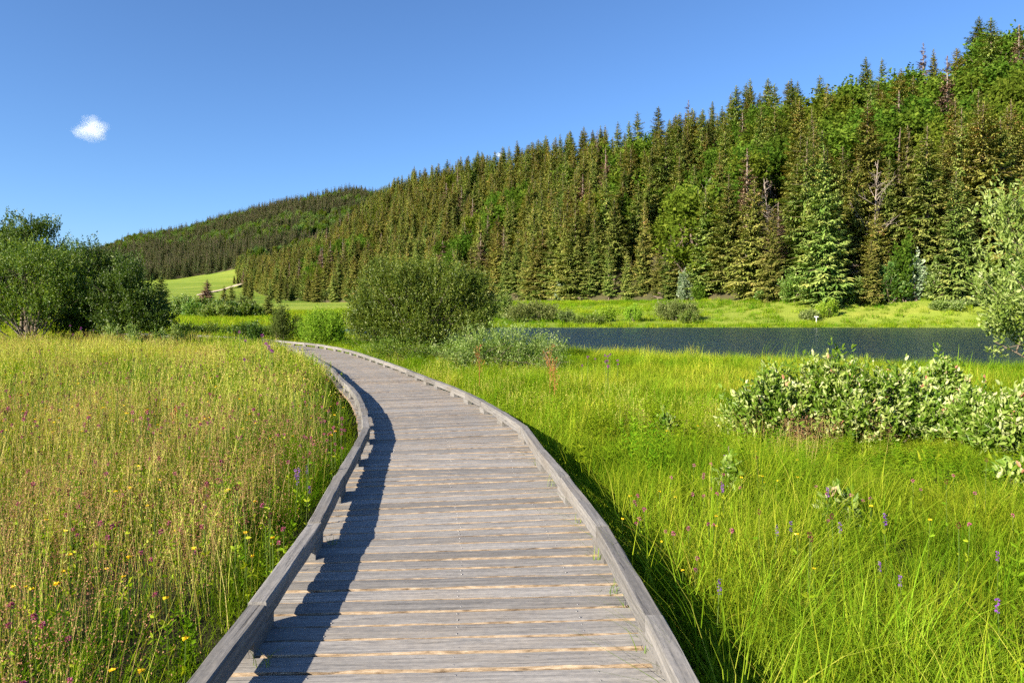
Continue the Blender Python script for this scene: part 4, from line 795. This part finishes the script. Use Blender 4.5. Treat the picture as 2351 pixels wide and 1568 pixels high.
def lay(name, X, Y, keep, protos, smin, smax, label, hmul=None, tilt=.12, thin=1.0, tone=0):
    keep = keep & (R.rand(len(X)) < thin); X, Y = X[keep], Y[keep]; n = len(X); idx = None
    if tone:
        v = .5 + .55 * wob(X, Y, tone) + .30 * wob(X + 31, Y - 12, tone * 2.7) + R.normal(size=n) * .14; idx = (len(protos) - 1 - np.clip(np.floor(v * len(protos)), 0, len(protos) - 1)).astype(int)
    Z = gz(X, Y); S = U(smin, smax, n); hm = np.ones(n) if hmul is None else hmul[keep]
    scatter(name, np.stack([X, Y, Z], 1), U(0, 6.28, n), np.stack([S, S, S * hm], 1), protos, label, R.normal(size=(n, 2)) * tilt, idx)
R.seed(31)
# verges
X, Y, o, sd = field(.9, 11, 40)
lay('left_verge_grass', X, Y, (o < -1.06) & (o > -1.6), edgeL, .7, 1.2, 'short green grass along the left rail', np.clip(.6 + (-o - 1.06) * .7, .6, 1))
lay('right_verge_grass', X, Y, (o > 1.06) & (o < 1.7), edgeR, .7, 1.2, 'shaded grass along the right rail', np.clip(.6 + (o - 1.06) * .7, .6, 1))
# near zone
X, Y, o, sd = field(.9, 11, 9.5); hl = np.clip(.55 + (np.abs(o) - 1.3) * .6, .55, 1.0) * (1 + .22 * wob(X, Y, .8))
lay('meadow_grass', X, Y, (o < -1.42), patL, .75, 1.2, 'fine green meadow grass left of the boardwalk', hl * np.clip(.75 + Y * .03, .8, 1), thin=.75, tone=.55)
lay('lush_grass', X, Y, (o > 1.45) & (sd > .3), patR, .75, 1.25, 'bright lush grass right of the boardwalk', (.85 + .35 * wob(X, Y, 1.1) + .2 * wob(X, Y, .37)).clip(.45, 1.3) * (1 - .58 * sstep(5.5, 7.5, Y) * sstep(2.2, 3.6, X)), tone=.6)
X, Y, o, sd = field(1.2, 11, 7.5); far_ = np.clip((np.abs(o) - 1.35) * .8, .1, 1)
lay('seed_stems', X, Y, (o < -1.5) & (R.rand(len(X)) < far_), stL, .75, 1.12, 'pale tall seed stems in the left meadow', 1 + .14 * wob(X, Y, .6), thin=.9)
X, Y, o, sd = field(1.2, 11, 6.5); pb = wob(X, Y, .9) + 1.1 * (Y < 5.5)
lay('brown_panicles', X, Y, (o < -1.6) & (pb > .0), stB, .75, 1.12, 'airy brown seed panicles in the left meadow', thin=.85)
X, Y, o, sd = field(1.2, 6, 9); lay('near_brown_panicles', X, Y, (o < -1.75) & (wob(X, Y, 1.1) > -.3), stB, .7, 1.0, 'dense brown seed panicles at the lower left', thin=.8)
X, Y, o, sd = field(1.2, 11, 6.5)
lay('sparse_panicles', X, Y, (o > 1.9) & (wob(X, Y, .7) > .35) & (sd > 1), stB, .7, 1.0, 'sparse brown grass panicles in the right meadow', thin=.25)
X, Y, o, sd = field(1.2, 12, 9)
lay('long_grass', X, Y, (o > 1.08) & (sd > .5) & ((o < 1.9) | ((wob(X, Y, .8) > .3) & (Y < 6.5))), longR, .7, 1.1, 'long arching grass blades right of the boardwalk', thin=.9)
lay('broad_leaves', X, Y, (o > 1.5) & (sd > .5) & (wob(X + 9, Y, .9) > -.2), broad, .55, 1.15, 'broad pointed leaves in the right foreground', 1 - .5 * sstep(5.5, 7.5, Y) * sstep(2.2, 3.6, X), thin=.75)
lay('broad_leaves_left', X, Y, (o < -1.2) & (wob(X + 9, Y, .9) > .2), broad, .6, 1.0, 'broad leaves low in the left meadow', thin=.3)
X, Y, o, sd = field(1.2, 12, 5.0)
lay('leafy_herbs', X, Y, (o > 1.5) & (sd > .5) & (wob(X - 5, Y, .7) > -.35), forbs, .75, 1.25, 'leafy green herbs among the right grass', 1 - .5 * sstep(6, 8, Y) * sstep(2.2, 3.6, X), thin=.9)
lay('leafy_herbs_left', X, Y, (o < -1.4) & (wob(X - 5, Y, .7) > .1), forbs, .7, 1.1, 'leafy green herbs among the left grass', thin=.5)
# middle zone
X, Y, o, sd = field(10.3, 25, 3.8); hm_ = 1 + .2 * wob(X, Y, .5)
lay('middle_meadow_grass', X, Y, (o < -1.7), coL, .75, 1.15, 'yellow green meadow grass in the middle distance', hm_, tone=.3)
lay('middle_lush_grass', X, Y, (o > 1.7) & (sd > .2), coR, .75, 1.2, 'green lakeside grass in the middle distance', (.80 + .3 * wob(X, Y, .6)).clip(.5, 1.2) * (1 - .3 * sstep(16, 12, Y) * sstep(2.5, 4, X)), tone=.33)
X, Y, o, sd = field(10, 44, 11); lay('middle_verge_grass', X, Y, (np.abs(o) > 1.07) & (np.abs(o) < 1.9), edgeR, .8, 1.3, 'grass along both rails in the middle distance', np.where(o < 0, np.where(Y > 14, 1.5, 1.0), .75))
X, Y, o, sd = field(10, 26, 2.2); lay('middle_seed_stems', X, Y, (o < -1.45) & (wob(X, Y, .45) > -.35), coS, .75, 1.1, 'brown seed stems in the middle of the left meadow', thin=.5)
lay('middle_straw_stems', X, Y, (o < -1.7), coT, .75, 1.1, 'pale straw stems in the middle of the left meadow', thin=.9)
lay('verge_stems', X, Y, (o > 1.6) & (o < 6) & (sd > 3), coT, .6, .9, 'seed stems on the verge right of the boardwalk', thin=.45)
lay('verge_herbs', X, Y, (o > 1.4) & (o < 5.5) & (wob(X, Y, .5) > -.5) & (sd > 3), coF, .5, .85, 'leafy herbs on the verge right of the boardwalk', thin=.95)
X, Y, o, sd = field(14, 36, 4)
lay('bend_herbs', X, Y, (o < -1.15) & (o > -3.6), coF, .8, 1.15, 'tall leafy herbs hiding the rail at the boardwalk bend', thin=.55)
lay('bend_stems', X, Y, (o < -1.2) & (o > -4), coT, .85, 1.1, 'tall straw stems at the boardwalk bend', thin=.35)
X, Y, o, sd = field(25, 48, 2.0); lay('back_meadow_grass', X, Y, (o < -1.7) & (sd > .2), coL, .65, 1.0, 'meadow grass in front of the left thicket', thin=.9, tone=.2)
lay('back_lush_grass', X, Y, (o > 1.7) & (sd > .2), coR, .8, 1.3, 'grass along the near lake shore', tone=.2)
X, Y, o, sd = field(24, 75, 2.2, 2); lay('shore_reeds', X, Y, (sd > -.5) & (sd < .8) & (Y < 66), reed, .35, .6, 'sedge fringe along the near lake shore')
# valley floor and far bank
X, Y, o, sd = field(48, 175, .55, 4); m = (X < -12) & (sd > .4) & (np.abs(o) > 3)
lay('valley_grass', X, Y, m, farY, .8, 1.3, 'yellow meadow in the valley beyond the thicket')
X, Y, o, sd = field(80, 200, .55, 6); inside = Y < np.interp(X / Y, [(e[0] - CX) / F for e in EDGE][::-1], [e[2] for e in EDGE][::-1]) + 4
lay('bank_grass', X, Y, (X > -40) & (sd > .3) & inside, farC, .6, 1.15, 'bright grass on the far bank of the lake', tone=.16)
X, Y, o, sd = field(80, 92, 1.6, 6); lay('bank_reeds', X, Y, (sd > -.5) & (sd < 2.2), farC + farY[:2], .45, .95, 'reed fringe at the far waterline')
# standing reeds at the near shore
for k, (xp, Zr, lb) in enumerate([(1768, 29, 'left tuft of tall reeds sticking up before the lake'), (1850, 28, 'right tuft of tall reeds sticking up before the lake'), (2205, 17, 'thin reeds behind the silver shrub row')]):
    R.seed(700 + k); c = px(xp, HZ, Zr); g0 = gz1(c[0], c[1]); n = 16; B = np.stack([R.normal(size=n) * .35, R.normal(size=n) * .2, np.full(n, -.05)], 1); g = Geo(); g.blades(B, U(-.6, .8, n), U(.05, .7, n), U(.9, 1.55, n), U(.018, .03, n), U(.1, .6, n))
    o = thing('reed_tuft', lb, 'reeds', (c[0], c[1], g0)); link('reed_blades', g.mesh('reed_blades', M['grassR']), o)

# ------------------------------------------------------------------ flowers
def flower_parts(kindn, seed):
    R.seed(seed); st = Geo(); hd = Geo(); lf = Geo(); H = {'clover': .50, 'burnet': .72, 'butter': .48, 'vetch': .46, 'thistle': .95}[kindn]
    c = curve_pts(np.zeros(3) - [0, 0, .03], np.array([.03, .02, H]), [.02, 0, 0], 5); st.tube(c, np.full(5, .0022 if kindn != 'thistle' else .006), 4); e = c[-1]
    if kindn in ('clover', 'thistle'):
        n = 46; r = .015 if kindn == 'clover' else .03; d = nrm(R.normal(size=(n, 3)) + [0, 0, .35]); hd.leaves(e + d * r * .35, d + [0, 0, .25], r * 1.0, r * .42, U(0, 1, n), 0, .2)
    elif kindn == 'burnet':
        n = 40; d = nrm(R.normal(size=(n, 3))); hd.leaves(e + d * [.008, .008, .014], d, .008, .008, U(0, 1, n))
    elif kindn == 'butter':
        for f_ in range(1):
            ee = e; a = np.arange(5) * 1.257; d = np.stack([np.cos(a), np.sin(a), .45 + 0 * a], 1); hd.leaves(np.tile(ee, (5, 1)), d, .017, .017, U(0, 1, 5))
    elif kindn == 'vetch':
        n = 34; f_ = R.rand(n); a = U(0, 6.28, n); d = np.stack([np.cos(a), np.sin(a), -.2 + 0 * a], 1); hd.leaves(e - np.outer(1 - f_, [0, 0, .07]) , d, .013, .007, U(0, 1, n))
    n = 7; P = c[1:4][R.randint(0, 3, n)]; lf.leaves(P, nrm(R.normal(size=(n, 3)) + [0, 0, .6]), .045, .02, U(.2, .8, n), 0, .1, True)
    return st, hd, lf
HM = {'clover': 'pink', 'burnet': 'maroon', 'butter': 'yellow', 'vetch': 'purple', 'thistle': 'thistle'}
NMF = {'clover': 'clover_flower', 'burnet': 'burnet_flower', 'butter': 'buttercup', 'vetch': 'vetch_flower', 'thistle': 'thistle'}
FL = {}
for kn in HM:
    FL[kn] = []
    for k in range(3):
        st, hd, lf = flower_parts(kn, 800 + k); FL[kn].append((st.mesh('stem', M['stem']), hd.mesh('flower_head', M[HM[kn]]), lf.mesh('leaves', M['grassR'])))
def put_flower(kn, x, y, sc_, label, group):
    m = FL[kn][R.randint(3)]; o = thing(NMF[kn], label, 'flower', (x, y, gz1(x, y)), U(0, 6.28), sc_, group)
    link('stem', m[0], o); link('flower_head', m[1], o); link('leaves', m[2], o)
def from_px(x, y, hz): Z = F * (CAMZ - hz) / (y - HZ); return (x - CX) * Z / F, Z
R.seed(41)
def ok_xy(X, Y, o=None): off = path_off([X], [Y])[0]; return abs(off) > 1.12 and lake_sd(np.array([X]), np.array([Y]))[0] > 1
def patch(kn, n, xr, yr, hz, sc_, label, group):
    c = 0; t = 0
    while c < n and t < n * 8:
        t += 1; x, y = from_px(U(*xr), U(*yr), hz + U(-.06, .06))
        if ok_xy(x, y): put_flower(kn, x, y, U(*sc_), label, group); c += 1
for (xx, yy) in [(165, 1415), (145, 1505), (245, 1210), (95, 1388), (40, 1390), (118, 1402), (335, 1240), (275, 1530), (75, 1530), (325, 1238), (400, 1180), (60, 1230), (140, 1110), (265, 1540), (345, 1310), (25, 1365)]:
    x, y = from_px(xx, yy, .16); put_flower('clover', x, y, U(.85, 1.05), 'pink clover head close to the camera at the lower left', 'near clover heads in the left meadow')
patch('clover', 34, (330, 800), (930, 1010), .16, (.8, 1.05), 'pink clover head in the dense clover patch in the middle of the left meadow', 'clover patch in the left meadow')
patch('clover', 44, (10, 800), (960, 1230), .14, (.8, 1.1), 'pink clover head scattered in the left meadow', 'clover heads in the left meadow')
patch('clover', 26, (1450, 1700), (1080, 1290), .0, (.75, .95), 'pink clover head in the grass right of the boardwalk', 'clover heads right of the boardwalk')
patch('clover', 12, (1880, 2330), (1050, 1200), .0, (.7, .9), 'pink clover head below the silver shrub row', 'clover heads below the shrubs')
patch('burnet', 60, (10, 800), (850, 1200), .34, (.85, 1.15), 'dark maroon burnet head on a thin stem in the left meadow', 'burnet heads in the left meadow')
patch('burnet', 8, (1700, 2300), (1000, 1300), .25, (.8, 1.0), 'dark maroon burnet head in the right meadow', 'burnet heads in the right meadow')
patch('butter', 34, (10, 800), (950, 1480), .14, (.85, 1.2), 'yellow buttercup in the left meadow', 'buttercups in the left meadow')
patch('butter', 22, (1400, 2200), (930, 1300), -.02, (.75, 1.0), 'yellow buttercup right of the boardwalk', 'buttercups right of the boardwalk')
patch('vetch', 5, (660, 780), (1060, 1290), .1, (.9, 1.2), 'violet vetch spike beside the left rail', 'vetch spikes beside the left rail')
patch('vetch', 12, (1550, 2300), (1000, 1420), .02, (.9, 1.3), 'violet vetch spike in the right meadow', 'vetch spikes in the right meadow')
patch('thistle', 12, (1335, 1420), (790, 830), .35, (.8, 1.1), 'purple thistle head beside the silvery willow', 'thistles beside the silvery willow')
patch('thistle', 9, (540, 640), (770, 830), .55, (.9, 1.2), 'purple thistle head in the meadow near the boardwalk bend', 'thistles near the boardwalk bend')
patch('thistle', 5, (160, 240), (768, 780), .5, (.9, 1.1), 'purple thistle head before the dark left thicket', 'thistles before the left thicket')
def fscatter(name, kn, n, xr, yr, hz, label):
    X, Y = [], []
    for _ in range(n):
        x, y = from_px(U(*xr), U(*yr), hz)
        X.append(x); Y.append(y)
    X, Y = np.array(X), np.array(Y); k = (np.abs(path_off(X, Y)) > 1.15) & (lake_sd(X, Y) > 1); X, Y = X[k], Y[k]; pr = []
    for m in FL[kn]:
        p = bpy.data.objects.new(NMF[kn] + '_form', None); pr.append(proto(NMF[kn] + '_form', m[1], m[0]))
    scatter(name, np.stack([X, Y, gz(X, Y)], 1), U(0, 6.28, len(X)), U(.9, 1.3, len(X)), pr, label)
fscatter('far_clover', 'clover', 240, (0, 830), (830, 1010), .16, 'distant sprinkling of pink clover in the left meadow')
fscatter('far_burnet', 'burnet', 200, (0, 820), (800, 950), .34, 'distant dark burnet dots in the left meadow')
fscatter('far_buttercups', 'butter', 140, (0, 820), (800, 1000), .16, 'distant yellow buttercups in the left meadow')
# sorrel stalks
for k, (xp, yb, yt, lb) in enumerate([(1262, 885, 795, 'tall rust orange dock stalk before the silvery willow'), (1272, 890, 825, 'shorter rust dock stalk beside the tall one'), (1100, 850, 795, 'thin rust dock stalk left of the silvery willow'), (402, 1005, 940, 'orange dock stalk in the left meadow')]):
    R.seed(740 + k); h0 = gz1(*from_px(xp, yb, -.4)); x, y = from_px(xp, yb, -.1); g0 = gz1(x, y); H = CAMZ + (HZ - yt) * y / F - g0; st = Geo(); sd_ = Geo(); st.tube(np.array([[0, 0, -.05], [.01, 0, H * .5], [.0, .01, H]]), np.array([.006, .005, .002]), 5)
    n = 260; br = R.randint(0, 6, n); f_ = R.rand(n); an = br * 1.05; P = np.stack([np.cos(an) * .10 * f_ * H, np.sin(an) * .10 * f_ * H, H * (.42 + .08 * br) + f_ * .28 * H], 1); P[:, 2] = np.minimum(P[:, 2], H * 1.02) ; P += R.normal(size=(n, 3)) * .012
    sd_.leaves(P, R.normal(size=(n, 3)), .022, .018, U(0, 1, n)); o = thing('dock_plant', lb, 'dock plant', (x, y, g0)); link('stem', st.mesh('stem', M['rust']), o); link('seed_head', sd_.mesh('seed_head', M['rust']), o)
# tufts growing through the deck
for k, (xp, yp, h, lb) in enumerate([(1482, 1500, .16, 'grass tuft between planks nearest the camera by the right rail'), (1440, 1395, .14, 'grass tuft between planks below the rail joint'), (1408, 1362, .13, 'small grass tuft beside the rail joint'), (1370, 1285, .17, 'tall grass tuft on the deck above the rail joint'), (1328, 1200, .10, 'tiny grass tuft between planks beside the right rail'), (1270, 1115, .22, 'leafy grass tuft on the deck at the right rail bend'), (1232, 1065, .10, 'small grass tuft farther along the right rail'), (605, 1530, .14, 'thin dark grass blades in the left rail shadow'), (760, 1250, .10, 'little dry seedling in the left rail shadow')]):
    R.seed(760 + k); x, y = from_px(xp, yp, 0.0); n = 7; g = Geo(); g.blades(np.stack([R.normal(size=n) * .02, R.normal(size=n) * .006, np.full(n, -.03)], 1), U(0, 6.28, n), U(.1, 1.2, n), h * U(.5, 1.2, n) + .03, U(.003, .006, n), U(.1, .8, n))
    o = thing('grass_tuft', lb, 'grass tuft', (x, y, float(deckz(y)))); link('grass_blades', g.mesh('grass_blades', M['grassR']), o)
# fallen trunks, white post, cattle path
for k, (x0, x1, yy, Zd, lb) in enumerate([(1335, 1385, 690, 160, 'pile of fallen trunks at the forest foot above the small pale bushes'), (1505, 1545, 688, 136, 'fallen trunks at the forest foot behind the round far bank willow'), (1950, 1975, 634, 99, 'reddish broken logs on the earth scar in the forest')]):
    R.seed(780 + k); c = px((x0 + x1) / 2, yy, Zd); W_ = (x1 - x0) * Zd / F; o = thing('fallen_trunks', lb, 'logs', c)
    for e in range(7):
        g = Geo(); a = U(-.25, .25); l = W_ * U(.5, 1.0); q0 = np.array([U(-.3, .3) * W_ - l / 2, U(-1, 1), .2 + e * .22]); g.tube(np.array([q0, q0 + [l / 2, 0, a * l * .4], q0 + [l, U(-.5, .5), a * l]]), np.array([.24, .2, .12]), 6); link('log', g.mesh('log', M['sbark'] if e % 2 else M['bark'], True), o)
c = px(1874, 742, 87.5); g0 = gz1(c[0], c[1]); o = thing('white_post', 'small white T shaped post on the far bank', 'post', (c[0], c[1], g0), 0, .62); g = Geo(); g.box((0, 0, .55), (.12, .12, 1.1)); link('pole', g.mesh('pole', M['white_paint']), o); g = Geo(); g.box((0, 0, 1.2), (.8, .1, .2)); link('sign_board', g.mesh('sign_board', M['white_paint']), o)

tr = [px(*q_) for q_ in [(452, 690, 420), (474, 680, 470), (505, 672, 510), (530, 664, 545), (548, 657, 575), (556, 654, 590)]]
tr = np.array(tr); w_ = np.array([3, 3.5, 2, 2, 4, 2.]); Vt = []
for p_, ww in zip(tr, w_):
    for e in (-1, 1): Vt.append((p_[0] + e * ww * 1.2, p_[1] - e * ww * 2.2, gz1(p_[0] + e * ww * 1.2, p_[1] - e * ww * 2.2) + .35))
g = Geo(); g.add(Vt, [[2 * i, 2 * i + 1, 2 * i + 3, 2 * i + 2] for i in range(len(tr) - 1)]); M['sand'] = noise_mat('pale_track', [(.3, (.36, .30, .2)), (.7, (.52, .45, .33))], (.2, .2, .2))
tag(link('path', g.mesh('path', M['sand'], True)), 'pale sandy track crossing the distant pasture', kind='structure')
# ------------------------------------------------------------------ clouds
def cloud(name, label, c, size, dens, seed):
    m = bpy.data.materials.new(name + '_vapour'); nt, out = nodes(m); L = nt.links; tc = N(nt, 'ShaderNodeTexCoord')
    mp = N(nt, 'ShaderNodeMapping'); mp.inputs['Location'].default_value = (seed, 0, 0); mp.inputs['Scale'].default_value = (1, 1, 1.1); L.new(tc.outputs['Object'], mp.inputs[0])
    nz = N(nt, 'ShaderNodeTexNoise'); nz.inputs['Scale'].default_value = 1.5; nz.inputs['Detail'].default_value = 5; nz.inputs['Roughness'].default_value = .55; L.new(mp.outputs[0], nz.inputs[0])
    ln = N(nt, 'ShaderNodeVectorMath', operation='LENGTH'); L.new(tc.outputs['Object'], ln.inputs[0])
    fa = N(nt, 'ShaderNodeMapRange'); fa.inputs['From Min'].default_value = .2; fa.inputs['From Max'].default_value = 1.0; fa.inputs['To Min'].default_value = .12; fa.inputs['To Max'].default_value = -.42; L.new(ln.outputs['Value'], fa.inputs['Value'])
    ad = N(nt, 'ShaderNodeMath', operation='ADD'); L.new(nz.outputs[0], ad.inputs[0]); L.new(fa.outputs[0], ad.inputs[1])
    rm = N(nt, 'ShaderNodeMapRange'); rm.inputs['From Min'].default_value = .38; rm.inputs['From Max'].default_value = .85; rm.inputs['To Max'].default_value = dens; L.new(ad.outputs[0], rm.inputs['Value'])
    pv = N(nt, 'ShaderNodeVolumePrincipled'); pv.inputs['Color'].default_value = (1, 1, 1, 1); pv.inputs['Anisotropy'].default_value = 0.0; L.new(rm.outputs[0], pv.inputs['Density']); L.new(pv.outputs[0], out.inputs['Volume'])
    th, ph = np.meshgrid(np.linspace(0, 2 * math.pi, 17), np.linspace(0, math.pi, 9)); V = np.stack([np.sin(ph) * np.cos(th), np.sin(ph) * np.sin(th), np.cos(ph)], -1).reshape(-1, 3)
    i = np.arange(8)[:, None] * 17 + np.arange(16)[None]; g = Geo(); g.add(V, np.stack([i, i + 17, i + 18, i + 1], -1).reshape(-1, 4)); me = g.mesh(name, m, True)
    o = link(name, me); o.location = c; o.scale = size; return tag(o, label, 'cloud')
k3 = 3000 / F
cloud('cloud', 'small white cloud alone in the blue sky at the upper left', px(206, 298, 3000), (66 * k3, 56 * k3, 44 * k3), .020, 5.3)
cloud('cloud', 'tiny faint wisp of cloud just above the forest ridge', px(1148, 357, 3000), (20 * k3, 20 * k3, 10 * k3), .04, 8.4)
